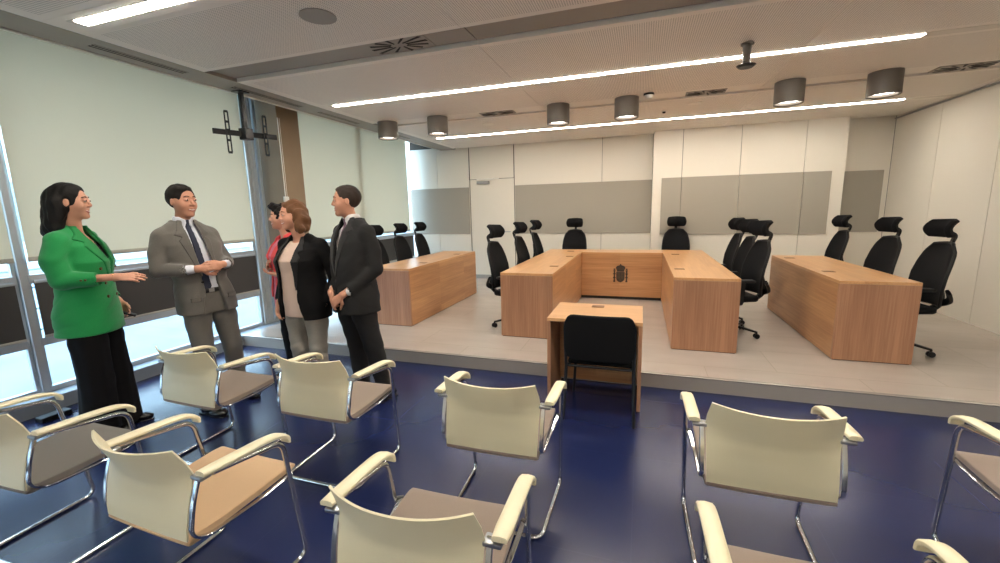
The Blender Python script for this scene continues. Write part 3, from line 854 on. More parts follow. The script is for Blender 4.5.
# ------------------------------------------------------------------ black office chairs with headrests
def make_office_chair():
    """faces +Y; castors on z=0"""
    r = empty('office_chair')
    # five-star base
    bm = bmesh.new()
    for k in range(5):
        a = 2*math.pi*k/5+.3
        d = Vector((math.cos(a), math.sin(a), 0))
        sweep(bm, [d*.03+Vector((0, 0, .115)), d*.16+Vector((0, 0, .10)), d*.305+Vector((0, 0, .072))], .020, .014, seg=8, upv=(0, 0, 1), radii=[1.15, 1, .75])
    cyl(bm, (0, 0), .038, .085, .14, 20)
    obj('star_base', bm, M['black'], r, smooth=True)
    for k in range(5):
        a = 2*math.pi*k/5+.3
        p = Vector((math.cos(a)*.30, math.sin(a)*.30, 0))
        bm = bmesh.new()
        ax = Vector((math.sin(a+.6), -math.cos(a+.6), 0))
        for s in (-1, 1):
            q = p+Vector((0, 0, .028))
            sweep(bm, [q+ax*s*.010, q+ax*s*.024], .028, seg=16)
        sweep(bm, [p+Vector((0, 0, .03)), p+Vector((0, 0, .075))], .010, seg=8)
        obj('caster', bm, M['black'], r, smooth=True)
    bm = bmesh.new(); cyl(bm, (0, 0), .026, .13, .30, 18); cyl(bm, (0, 0), .018, .30, .42, 18)
    obj('gas_column', bm, M['black_metal'], r, smooth=True)
    bm = bmesh.new(); rbox(bm, -.09, .09, -.13, .10, .385, .425, .012); sweep(bm, [(.07, .03, .405), (.22, .05, .40)], .008, seg=8)
    obj('tilt_mechanism', bm, M['black_metal'], r, smooth=True)
    # seat cushion
    bm = bmesh.new(); rbox(bm, -.245, .245, -.225, .245, .425, .50, .034, 4)
    for v in bm.verts:
        if v.co.y > .12: v.co.z -= (v.co.y-.12)**2*1.2
        v.co.z -= .012*(1-(v.co.x/.25)**2)*(1 if v.co.z > .46 else 0)
        k = 1-.10*max(0, (-v.co.y)/.23); v.co.x *= k
    obj('seat', bm, M['black_fabric'], r, smooth=True)
    # backrest: curved mesh within a frame
    pz = [.50, .56, .66, .78, .90, 1.0, 1.075]
    py = [-.250, -.232, -.222, -.238, -.272, -.305, -.325]
    pw = [.170, .202, .220, .221, .208, .182, .115]
    def fn(u, v):
        z = .50+.575*v; x = (u-.5)*2
        wd = np.interp(z, pz, pw); y = np.interp(z, pz, py)
        return (x*wd, y-.045*(1-x*x), z)
    obj('backrest', sheet(fn, 14, 18, .022), M['mesh'], r, smooth=True)
    fr = []
    for k in range(0, 19): fr.append(fn(0, k/18))
    for k in range(1, 8): fr.append(Vector(fn(k/8, 1))+Vector((0, 0, .012*math.sin(math.pi*k/8))))
    for k in range(18, -1, -1): fr.append(fn(1, k/18))
    for k in range(7, 0, -1): fr.append(fn(k/8, 0))
    bm = bmesh.new(); sweep(bm, [Vector(p)+Vector((0, -.004, 0)) for p in fr], .015, seg=8, closed=True)
    obj('back_frame', bm, M['black'], r, smooth=True)
    # spine behind, with its lumbar bulge and the headrest stem
    bm = bmesh.new(); sweep(bm, spline([(0, -.10, .40), (0, -.24, .41), (0, -.345, .47), (0, -.365, .57), (0, -.325, .72), (0, -.335, .90)], 6), .036, .022, seg=10, upv=(0, 1, .3))
    obj('back_spine', bm, M['black'], r, smooth=True)
    bm = bmesh.new()
    for s in (-1, 1):
        sweep(bm, spline([(s*.02, -.36, .50), (s*.13, -.355, .55), (s*.20, -.29, .64)], 5), .034, .016, seg=8, upv=(0, 1, 0))
    obj('lumbar_support', bm, M['black'], r, smooth=True)
    # headrest on a cranked stem
    bm = bmesh.new(); sweep(bm, spline([(0, -.36, 1.03), (0, -.395, 1.10), (0, -.405, 1.16), (0, -.35, 1.20)], 6), .024, .012, seg=8, upv=(0, 1, 0))
    hs = obj('headrest_stem', bm, M['black'], r, smooth=True)
    def hd(u, v):
        x = (u-.5)*2; z = 1.145+.16*v
        wd = .150-.018*(2*v-1)**2
        return (x*wd, -.352+.105*abs(x)**1.8-.045*(2*v-1)**2-.03*max(0, v-.5)+.012, z)
    bm = sheet(hd, 14, 8, .040)
    ho = obj('headrest', bm, M['black_fabric'], r, smooth=True)
    b = ho.modifiers.new('bevel', 'BEVEL'); b.width = .010; b.segments = 3; b.limit_method = 'ANGLE'
    # armrests
    for s in (-1, 1):
        bm = bmesh.new()
        sweep(bm, rounded([(s*.12, .0, .405), (s*.275, .0, .41), (s*.285, -.01, .66)], .04), .014, .024, seg=8, upv=(0, 1, 0))
        ao = obj('armrest_post', bm, M['black'], r, smooth=True)
        bm = bmesh.new(); rbox(bm, s*.285-.045, s*.285+.045, -.12, .14, .66, .69, .012, 3)
        obj('armrest', bm, M['black'], r, smooth=True)
    return r
OC = make_office_chair()
def deg(a): return math.radians(a)
# rotation: facing +Y is 0, facing +X is -90, facing -X is +90, facing -Y is 180
offc = [
    (-3.66, 5.70, -90, 'black office chair hidden behind the man in the dark suit, at the left desk', 'chairs at the left desk'),
    (-3.66, 6.42, -92, 'middle black office chair behind the left desk', 'chairs at the left desk'),
    (-3.66, 7.14, -88, 'farthest black office chair behind the left desk', 'chairs at the left desk'),
    (-1.50, 5.14, -100, 'nearest black office chair left of the central bench, its base showing', 'chairs at the left wing of the central bench'),
    (-1.45, 6.20, -95, 'middle black office chair left of the central bench', 'chairs at the left wing of the central bench'),
    (-1.45, 7.25, -92, 'farthest black office chair left of the central bench', 'chairs at the left wing of the central bench'),
    (-1.21, 7.90, 180, 'black office chair behind the bench, left, facing the camera', 'chairs behind the central bench'),
    (0.59, 7.90, 180, 'black office chair behind the bench, right of the emblem, facing the camera', 'chairs behind the central bench'),
    (0.99, 5.38, 104, 'nearest black office chair right of the central bench', 'chairs at the right wing of the central bench'),
    (0.98, 6.02, 97, 'middle black office chair right of the central bench', 'chairs at the right wing of the central bench'),
    (0.97, 6.72, 95, 'farthest black office chair right of the central bench', 'chairs at the right wing of the central bench'),
    (2.43, 5.16, 95, 'nearest black office chair at the right desk, its base showing', 'chairs at the right desk'),
    (2.42, 6.02, 100, 'middle black office chair behind the right desk', 'chairs at the right desk'),
    (2.42, 7.30, 94, 'farthest black office chair behind the right desk', 'chairs at the right desk'),
]
for i, (x, y, a, lb, g) in enumerate(offc):
    c = OC if i == 0 else copy_tree(OC)
    c.location = (x, y, ST); c.rotation_euler = (0, 0, deg(a))
    tag(c, lb, 'office chair', g)

# ------------------------------------------------------------------ black visitor chair at the small table
r = empty('visitor_chair', (-0.272, 3.36, 0)); tag(r, 'black visitor chair with upholstered back, pushed under the small oak table', 'chair')
def vb(u, v):
    x = (u-.5)*2
    wd = .262*(1-.10*(max(0, abs(2*v-1)-.55)/.45)**2.2)
    return (x*wd, -.255-.03*(1-x*x)-.035*v, .50+.355*v+.0)
bm = sheet(vb, 18, 12, .034)
for v in bm.verts:     # rounded upper corners
    t = max(0, (abs(v.co.x)-.19)/.072)
    if v.co.z > .70: v.co.z -= .05*t*t*(v.co.z-.70)/.155
    else: v.co.z += .04*t*t*(.70-v.co.z)/.2
bo = obj('backrest', bm, M['black_fabric'], r, smooth=True)
b = bo.modifiers.new('bevel', 'BEVEL'); b.width = .012; b.segments = 3; b.limit_method = 'ANGLE'
bm = bmesh.new(); box(bm, -.045, .045, -.312, -.306, .735, .738); obj('seam_tab', bm, M['grey_plastic'], r)
bm = bmesh.new(); rbox(bm, -.245, .245, -.20, .25, .43, .475, .02, 3); obj('seat', bm, M['black_fabric'], r, smooth=True)
for s in (-1, 1):
    for (yt, yb_) in ((-.26, -.30), (.20, .25)):
        bm = bmesh.new()
        top = (s*.252, -.262, .60) if yt < 0 else (s*.235, .20, .43)
        pts = [top, (s*.25, -.235, .42), (s*.262, yb_, .012)] if yt < 0 else [(s*.235, -.20, .425), top, (s*.262, yb_, .012)]
        sweep(bm, rounded(pts, .03), .0125, seg=10)
        obj('leg', bm, M['black_metal'], r, smooth=True)
bm = bmesh.new(); sweep(bm, rounded([(-.235, -.2, .42), (-.235, .2, .42), (.235, .2, .42), (.235, -.2, .42), (-.235, -.2, .42)], .03), .011, seg=8)
obj('seat_frame', bm, M['black_metal'], r, smooth=True)

# cable and adapter on the floor by the windows
r = empty('floor_cable', (-4.62, 1.95, 0)); tag(r, 'black cable with adapter lying by the window sill', 'cable')
bm = bmesh.new(); rbox(bm, -.05, .05, -.10, .10, 0, .045, .008); obj('adapter', bm, M['black'], r)
bm = bmesh.new(); sweep(bm, spline([(0, .1, .012), (.06, .25, .008), (.15, .30, .008), (.10, .48, .008), (-.05, .52, .008), (-.12, .40, .008)], 8), .005, seg=8); obj('cord', bm, M['black'], r, smooth=True)

# ------------------------------------------------------------------ people: smooth implicit surfaces turned into meshes
V = np.array
def cap(P, a, b, ra, rb=None):
    """tapered capsule"""
    rb = ra if rb is None else rb
    a, b = V(a, float), V(b, float); d = b-a
    t = np.clip(((P-a)@d)/(d@d+1e-12), 0, 1)
    return np.linalg.norm(P-a-t[:, None]*d, axis=1)-(ra+(rb-ra)*t)
def ell(P, c, r):
    q = (P-V(c, float)); r = V(r, float)
    k0 = np.linalg.norm(q/r, axis=1); k1 = np.linalg.norm(q/(r*r), axis=1)
    return k0*(k0-1)/np.maximum(k1, 1e-6)
def smin(a, b, k):
    h = np.clip(.5+.5*(b-a)/k, 0, 1)
    return b*(1-h)+a*h-k*h*(1-h)
def smax(a, b, k): return -smin(-a, -b, k)
def su(k, *fs):
    o = fs[0]
    for f in fs[1:]: o = smin(o, f, k)
    return o
def chain(P, pts, rs, k=.02):
    o = None
    for i in range(len(pts)-1):
        c = cap(P, pts[i], pts[i+1], rs[i], rs[i+1])
        o = c if o is None else smin(o, c, k)
    return o
def loft(P, rows):
    """stack of ellipses: rows of (z, cx, cy, a, b[, p])"""
    R = V(rows, float); z = P[:, 2]
    cx, cy, a, b = (np.interp(z, R[:, 0], R[:, i]) for i in (1, 2, 3, 4))
    x, y = np.abs((P[:, 0]-cx)/a), np.abs((P[:, 1]-cy)/b)
    p = 2.35
    d = ((x**p+y**p)**(1/p)-1)*np.minimum(a, b)
    return np.maximum(d, np.maximum(R[0, 0]-z, z-R[-1, 0]))
def poly2(x, z, pts):
    """signed distance to a 2D polygon"""
    pts = V(pts, float); n = len(pts)
    d = np.full(x.shape, 1e9); s = np.ones(x.shape)
    for i in range(n):
        a = pts[i]; b = pts[i-1]
        ex, ez = b-a; wx, wz = x-a[0], z-a[1]
        t = np.clip((wx*ex+wz*ez)/(ex*ex+ez*ez), 0, 1)
        d = np.minimum(d, (wx-ex*t)**2+(wz-ez*t)**2)
        c1 = z >= a[1]; c2 = z < b[1]; c3 = ex*wz > ez*wx
        s = np.where((c1 & c2 & c3) | (~c1 & ~c2 & ~c3), -s, s)
    return s*np.sqrt(d)

def nets(f, lo, hi, h):
    """surface nets with block culling"""
    lo = V(lo, float); B = 8
    n = (np.ceil((V(hi)-lo)/h/B).astype(int))*B
    F = np.empty(n, np.float32)
    nb = n//B
    I = np.stack(np.meshgrid(*[np.arange(k) for k in nb], indexing='ij'), -1).reshape(-1, 3)
    C = lo+(I*B+B/2-.5)*h
    fc = f(C)
    o = np.stack(np.meshgrid(*[np.arange(B)]*3, indexing='ij'), -1).reshape(-1, 3)
    near = np.abs(fc) < 11*h
    Fb = F.reshape(nb[0], B, nb[1], B, nb[2], B)
    for idx, v in zip(I[~near], fc[~near]): Fb[idx[0], :, idx[1], :, idx[2], :] = v
    J = I[near]
    for s in range(0, len(J), 400):
        j = J[s:s+400]
        P = (lo+(j[:, None, :]*B+o[None])*h).reshape(-1, 3)
        v = f(P).reshape(-1, B, B, B)
        for q, idx in enumerate(j): Fb[idx[0], :, idx[1], :, idx[2], :] = v[q]
    S_ = F < 0
    c = np.zeros(n-1, np.int8)
    for dx in (0, 1):
        for dy in (0, 1):
            for dz in (0, 1): c += S_[dx:n[0]-1+dx, dy:n[1]-1+dy, dz:n[2]-1+dz]
    act = np.argwhere((c > 0) & (c < 8))
    ids = np.full(n-1, -1, np.int32); ids[tuple(act.T)] = np.arange(len(act))
    acc = np.zeros((len(act), 3)); cnt = np.zeros(len(act))
    cor = [(a, b, d) for a in (0, 1) for b in (0, 1) for d in (0, 1)]
    for p in cor:
        for ax in range(3):
            if p[ax]: continue
            q = list(p); q[ax] = 1
            fa = F[tuple((act+p).T)]; fb = F[tuple((act+q).T)]
            m = (fa < 0) != (fb < 0)
            t = np.where(m, fa/(fa-fb+1e-20), 0)
            pos = np.tile(V(p, float), (len(act), 1)); pos[:, ax] = t
            acc[m] += pos[m]; cnt[m] += 1
    verts = lo+(act+acc/cnt[:, None])*h
    faces = []
    for ax in range(3):
        u, v = (ax+1) % 3, (ax+2) % 3
        sl0 = [slice(None)]*3; sl1 = [slice(None)]*3
        sl0[ax] = slice(0, -1); sl1[ax] = slice(1, None)
        a = S_[tuple(sl0)]; b = S_[tuple(sl1)]
        e = np.argwhere(a != b)
        e = e[(e[:, u] > 0) & (e[:, v] > 0) & (e[:, u] < n[u]-1) & (e[:, v] < n[v]-1)]
        fl = a[tuple(e.T)]
        du = np.zeros(3, int); du[u] = 1; dv = np.zeros(3, int); dv[v] = 1
        q = np.stack([ids[tuple((e-du-dv).T)], ids[tuple((e-dv).T)], ids[tuple(e.T)], ids[tuple((e-du).T)]], 1)
        q[~fl] = q[~fl][:, ::-1]
        faces.append(q)
    return verts, np.concatenate(faces)

def sdf_obj(name, f, lo, hi, h, m, parent=None, relax=1):
    v, q = nets(f, lo, hi, h)
    me = bpy.data.meshes.new(name)
    me.from_pydata(v.tolist(), [], q.tolist()); me.update()
    o = link(name, me, m, parent)
    for p in me.polygons: p.use_smooth = True
    if relax:
        s = o.modifiers.new('smooth', 'SMOOTH'); s.iterations = relax; s.factor = .5
    return o

def rotz(P, c, a):
    """points into a frame turned by a about z through c"""
    q = P-V(c, float); ca, sa = math.cos(a), math.sin(a)
    return np.stack([q[:, 0]*ca+q[:, 1]*sa, -q[:, 0]*sa+q[:, 1]*ca, q[:, 2]], 1)

def head_sdf(q, jaw=1.0, smile=0.0):
    """head in its own frame: +y face, centre of the head at the origin, about .235 tall"""
    f = su(.03, ell(q, (0, -.012, .030), (.075, .095, .088)), ell(q, (0, .022, -.040), (.058*jaw, .062, .078)))
    f = su(.02, f, ell(q, (0, .064, -.096), (.024*jaw, .022, .020)), ell(q, (.034, .055, -.028), (.026, .026, .03)), ell(q, (-.034, .055, -.028), (.026, .026, .03)))
    f = su(.014, f, cap(q, (-.026, .077, .030), (.026, .077, .030), .010))
    for s in (-1, 1): f = smax(f, -ell(q, (s*.031, .097, .010), (.019, .016, .012)), .012)
    for s in (-1, 1): f = smin(f, ell(q, (s*.031, .076, .010), (.014, .014, .012)), .006)
    f = su(.009, f, cap(q, (0, .083, .018), (0, .101, -.021), .0065, .0095), ell(q, (.011, .092, -.028), (.009, .010, .007)), ell(q, (-.011, .092, -.028), (.009, .010, .007)))
    f = su(.008, f, cap(q, (-.020, .075, -.056+smile*.006), (0, .084, -.055), .006), cap(q, (0, .084, -.055), (.020, .075, -.056+smile*.006), .006), cap(q, (-.012, .074, -.070), (.012, .074, -.070), .008))
    f = smax(f, -cap(q, (-.024, .084, -.058+smile*.003), (0, .092, -.0625), .0035), .004); f = smax(f, -cap(q, (0, .092, -.0625), (.024, .084, -.058+smile*.003), .0035), .004)
    for s in (-1, 1):
        f = smin(f, ell(q, (s*.076, -.004, -.004), (.010, .015, .027)), .008)
        f = smax(f, -ell(q, (s*.086, -.001, -.001), (.005, .007, .014)), .004)
    return f

def hand_sdf(P, wrist, dirv, palmn, side, curl=.5, spread=.12, scale=1.0, thumb_out=.7):
    """wrist point, finger direction, palm normal (towards what the palm faces), side=+1 puts the thumb at cross(dir,palmn)*side"""
    d = V(dirv, float); d /= np.linalg.norm(d)
    n = V(palmn, float); n -= d*(n@d); n /= np.linalg.norm(n)
    t = np.cross(d, n)*side
    w = V(wrist, float); k = scale
    q = np.stack([(P-w)@t, (P-w)@d, (P-w)@n], 1)/k
    f = su(.012, ell(q, (0, .048, 0), (.040, .050, .015)), cap(q, (0, -.01, 0), (0, .03, 0), .024, .022))
    L_ = (.072, .080, .074, .058); X_ = (.030, .010, -.011, -.030)
    for i in range(4):
        x = X_[i]; y0 = .088-(.006 if i in (0, 3) else 0)-(.008 if i == 3 else 0)
        a = curl*.75; sx = (X_[i]/.03)*spread
        p = [(x, y0-.02, 0), (x, y0, .001)]
        cur = V((x, y0, .001)); ang = a*.6
        for seg in (.45, .30, .25):
            cur = cur+V((sx*.5*math.cos(ang), math.cos(ang), math.sin(ang)))*L_[i]*seg
            p.append(tuple(cur)); ang += a
        f = smin(f, chain(q, p, [.0095, .0092, .0085, .0078, .0068], .004), .005)
    th = [(.022, .020, .004), (.046, .042, .010+.02*curl), (.046+.022*thumb_out, .070, .014+.03*curl), (.048+.026*thumb_out, .094, .016+.045*curl)]
    f = smin(f, chain(q, th, [.015, .0125, .0105, .0088], .006), .008)
    return f*k

SK = dict(
    skin=mat('skin', srgb(192, 138, 112), 0.5, noise=0.04, nscale=40, spec=0.4),
    skin_w=mat('skin_fair', srgb(204, 150, 124), 0.5, noise=0.04, nscale=40, spec=0.4),
    hair_dark=mat('dark_hair', srgb(15, 12, 11), 0.6, spec=0.25, noise=0.35, nscale=90, bump=0.6),
    hair_brown=mat('chestnut_hair', srgb(104, 70, 44), 0.6, spec=0.25, noise=0.3, nscale=90, bump=0.6),
    hair_short=mat('dark_brown_short_hair', srgb(24, 18, 15), 0.65, spec=0.25, noise=0.3, nscale=120, bump=0.6),
    hair_grey=mat('greying_brown_hair', srgb(46, 36, 30), 0.65, spec=0.25, noise=0.3, nscale=120, bump=0.6),
    eye=mat('eye_white', srgb(176, 162, 150), 0.35), iris=mat('dark_iris', srgb(40, 26, 18), 0.15),
    lip=mat('lips', srgb(178, 96, 84), 0.45), teeth=mat('teeth', srgb(235, 230, 220), 0.3),
    green=mat('green_wool_blazer', srgb(16, 138, 70), 0.85, noise=0.12, nscale=160, bump=0.5, sheen=0.2),
    green_d=mat('green_wool_lapel', srgb(14, 128, 64), 0.85, noise=0.12, nscale=160, bump=0.5, sheen=0.2),
    blacktop=mat('black_top', srgb(20, 19, 20), 0.8), blacktrs=mat('black_trousers', srgb(15, 14, 16), 0.85, spec=0.2, noise=0.1, nscale=60, bump=0.3),
    grey=mat('grey_brown_wool_suit', srgb(98, 94, 88), 0.88, noise=0.10, nscale=140, bump=0.4, sheen=0.2),
    grey_l=mat('grey_brown_wool_lapel', srgb(94, 90, 84), 0.88, noise=0.10, nscale=140, bump=0.4, sheen=0.2),
    shirt=mat('pale_blue_shirt', srgb(214, 216, 226), 0.7), shirtw=mat('white_shirt', srgb(226, 222, 220), 0.7),
    navy=mat('navy_tie', srgb(26, 34, 58), 0.6), mauve=mat('mauve_tie', srgb(110, 82, 100), 0.6, noise=0.25, nscale=120),
    dark=mat('charcoal_suit', srgb(36, 35, 35), 0.85, noise=0.12, nscale=140, bump=0.3, spec=0.25), dark_l=mat('charcoal_lapel', srgb(31, 30, 30), 0.8, spec=0.25, noise=0.12, nscale=140, bump=0.3, sheen=0.15),
    blackbl=mat('black_blazer', srgb(15, 14, 15), 0.85, noise=0.12, nscale=140, bump=0.3, spec=0.2),
    blush=mat('blush_blouse', srgb(204, 178, 162), 0.7, noise=0.04, nscale=20, bump=0.2), khaki=mat('grey_khaki_trousers', srgb(146, 140, 130), 0.85, noise=0.08, nscale=60, bump=0.3),
    coral=mat('coral_red_jacket', srgb(234, 84, 84), 0.75, noise=0.08, nscale=60), pink=mat('pink_tunic', srgb(232, 122, 140), 0.75, noise=0.08, nscale=60),
    shoe=mat('black_polished_leather', srgb(20, 18, 18), 0.25), belt=mat('black_belt_leather', srgb(18, 17, 17), 0.3), gold=mat('gold_metal', srgb(210, 170, 90), 0.25, 1.0),
    bronze_btn=mat('bronze_button', srgb(96, 74, 40), 0.35, 0.6),
)

def shoe(root, x, y, z0, a, ln=.29, heel=0.02, name='shoe', width=.052, m='shoe'):
    def f(P):
        q = rotz(P, (x, y, z0), a)
        b = su(.03, ell(q, (0, .12, .035), (width, .085, .034)), ell(q, (0, -.02, .045), (width*.8, .075, .045)), cap(q, (0, 0, .06), (0, .04, .05), .038, .03))
        b = smax(b, -(q[:, 2]-.004), .004)
        s = np.maximum(poly2(q[:, 0], q[:, 1], [(-.034, -.09), (.034, -.09), (.04, 0), (.048, .12), (.025, .20), (-.025, .20), (-.048, .12), (-.04, 0)]), np.abs(q[:, 2]-.007)-.007)
        return np.minimum(b, s)
    return sdf_obj(name, f, (x-.25, y-.25, z0-.01), (x+.25, y+.25, z0+.13), .006, SK[m], root)

def eyes(root, hc, a, s=1.0, brow='hair_short', tilt=0.0):
    ca, sa = math.cos(a), math.sin(a)
    def w(p): return Vector((hc[0]+(p[0]*ca-p[1]*sa)*s, hc[1]+(p[0]*sa+p[1]*ca)*s, hc[2]+p[2]*s))
    for k in (-1, 1):
        bm = bmesh.new(); bmesh.ops.create_uvsphere(bm, u_segments=14, v_segments=10, radius=.0112*s); bmesh.ops.translate(bm, verts=bm.verts, vec=w((k*.031, .0815, .010)))
        e = obj('eye', bm, SK['eye'], root, smooth=True)
        bm = bmesh.new(); bmesh.ops.create_uvsphere(bm, u_segments=12, v_segments=8, radius=.0080*s); bmesh.ops.translate(bm, verts=bm.verts, vec=w((k*.031, .0862, .010)))
        obj('iris', bm, SK['iris'], e, smooth=True)
        bm = bmesh.new(); sweep(bm, spline([w((k*.014, .0885, .033)), w((k*.030, .0875, .0375)), w((k*.046, .073, .030))], 4), .0028*s, .0026*s, seg=6, upv=(0, 0, 1))
        obj('eyebrow', bm, SK[brow], root, smooth=True)
        bm = bmesh.new(); bmesh.ops.create_uvsphere(bm, u_segments=14, v_segments=10, radius=1)
        for v in bm.verts:
            v.co = Vector((v.co.x*.0150, v.co.y*.0108, v.co.z*.0105))
            if v.co.z < .0010: v.co.z = .0008
        M_ = Matrix.Translation(w((k*.031, .0825, .010)))@Matrix.Rotation(a, 4, 'Z')@Matrix.Scale(s, 4)
        bm.transform(M_)
        obj('eyelid', bm, root.data.materials[0], root, smooth=True)
    bm = bmesh.new(); sweep(bm, spline([w((-.024, .0745, -.060)), w((-.012, .0825, -.0665)), w((0, .0855, -.0685)), w((.012, .0825, -.0665)), w((.024, .0745, -.060))], 4), .0045*s, .0032*s, seg=8, upv=(0, 0, 1), radii=None)
    obj('lower_lip', bm, SK['lip'], root, smooth=True)
    bm = bmesh.new(); sweep(bm, spline([w((-.021, .0775, -.0575)), w((-.011, .084, -.0615)), w((0, .0865, -.063)), w((.011, .084, -.0615)), w((.021, .0775, -.0575))], 4), .0032*s, .0026*s, seg=6, upv=(0, 0, 1))
    obj('teeth', bm, SK['teeth'], root, smooth=True)

def folds(P, amp, f1, f2, ph=0.0):
    w = .02*np.sin(P[:, 0]*17+P[:, 2]*11+ph)+.015*np.sin(P[:, 1]*23-P[:, 2]*7)
    a = np.sin((P[:, 2]+w)*f1+P[:, 0]*f2+ph)*np.sin((P[:, 1]+w)*f2*.8+P[:, 2]*f1*.37+ph*2)
    b = 1-np.abs(np.sin((P[:, 2]+w*1.6)*f1*.62-P[:, 1]*f2*.7+P[:, 0]*f2*.4+ph))
    return amp*np.minimum(.6*a+.55*b**3-.2, .7)

def body_mesh(name, head, ha, hs, neck, parts, root_loc, rz, skin, jaw=1.0, hi=(.5, .7, 1.95), lo=(-.5, -.45, 0)):
    """continuous body: head, neck, torso, limbs, hands"""
    def f(P):
        q = rotz(P, head, ha)/hs
        h = head_sdf(q, jaw, .6)*hs
        # a soft cut keeps the far-field of the head cheap and sane
        b = parts(P)
        nk = cap(P, neck, (head[0]-.0, head[1]-.012, head[2]-.07*hs), .052*hs, .048*hs)
        return su(.02, h, su(.03, nk, b))
    o = sdf_obj(name, f, lo, hi, .0055, SK[skin])
    o.location = root_loc; o.rotation_euler = (0, 0, rz)
    return o

def heading(fx, fy):      # rotation that turns local +Y onto (fx, fy)
    return math.atan2(-fx, fy)

def legs_skin(P, hips, knees, ankles):
    o = None
    for h, k, a in zip(hips, knees, ankles):
        c = chain(P, [h, k, a, (a[0], a[1]+.04, a[2]-.045)], [.075, .05, .032, .020], .02)
        o = c if o is None else smin(o, c, .03)
    return o

def tube_part(name, pts, rs, m, root, h=.007, extra=None, relax=1, k=.02, bl=None):
    pts = [V(p, float) for p in pts]
    A = V(pts)
    lo = A.min(0)-max(rs)-.03; hi_ = A.max(0)+max(rs)+.03
    def f(P):
        d = chain(P, pts, rs, k)
        if extra is not None: d = extra(P, d)
        return d
    return sdf_obj(name, f, lo, hi_, h, m, root, relax)

def patch(name, base, poly, th, m, root, lo, hi_, h=.005, inner=.006, ysign=1):
    """a flat cloth shape lying on the front of a torso surface"""
    def f(P):
        d = base(P)
        s = np.maximum(d-th, -(d+inner))
        s = np.maximum(s, poly2(P[:, 0], P[:, 2], poly))
        return np.maximum(s, -(P[:, 1]*ysign))
    return sdf_obj(name, f, lo, hi_, h, m, root, 1)

def button(root, base, x, z, r, m, y0=0.0):
    # find the front of the torso along +y by sampling
    ys = np.linspace(y0, .45, 400); P = np.stack([np.full(400, x), ys, np.full(400, z)], 1)
    d = base(P); i = np.where(d < 0)[0]; y = ys[i[-1]] if len(i) else .15
    bm = bmesh.new(); sweep(bm, [(x, y-.002, z), (x, y+.007, z)], r, seg=14)
    obj('button', bm, m, root, smooth=True)

def shifted(rows, s=0.0):
    return [(z, cx, cy, a+s, b+s) for z, cx, cy, a, b in rows]

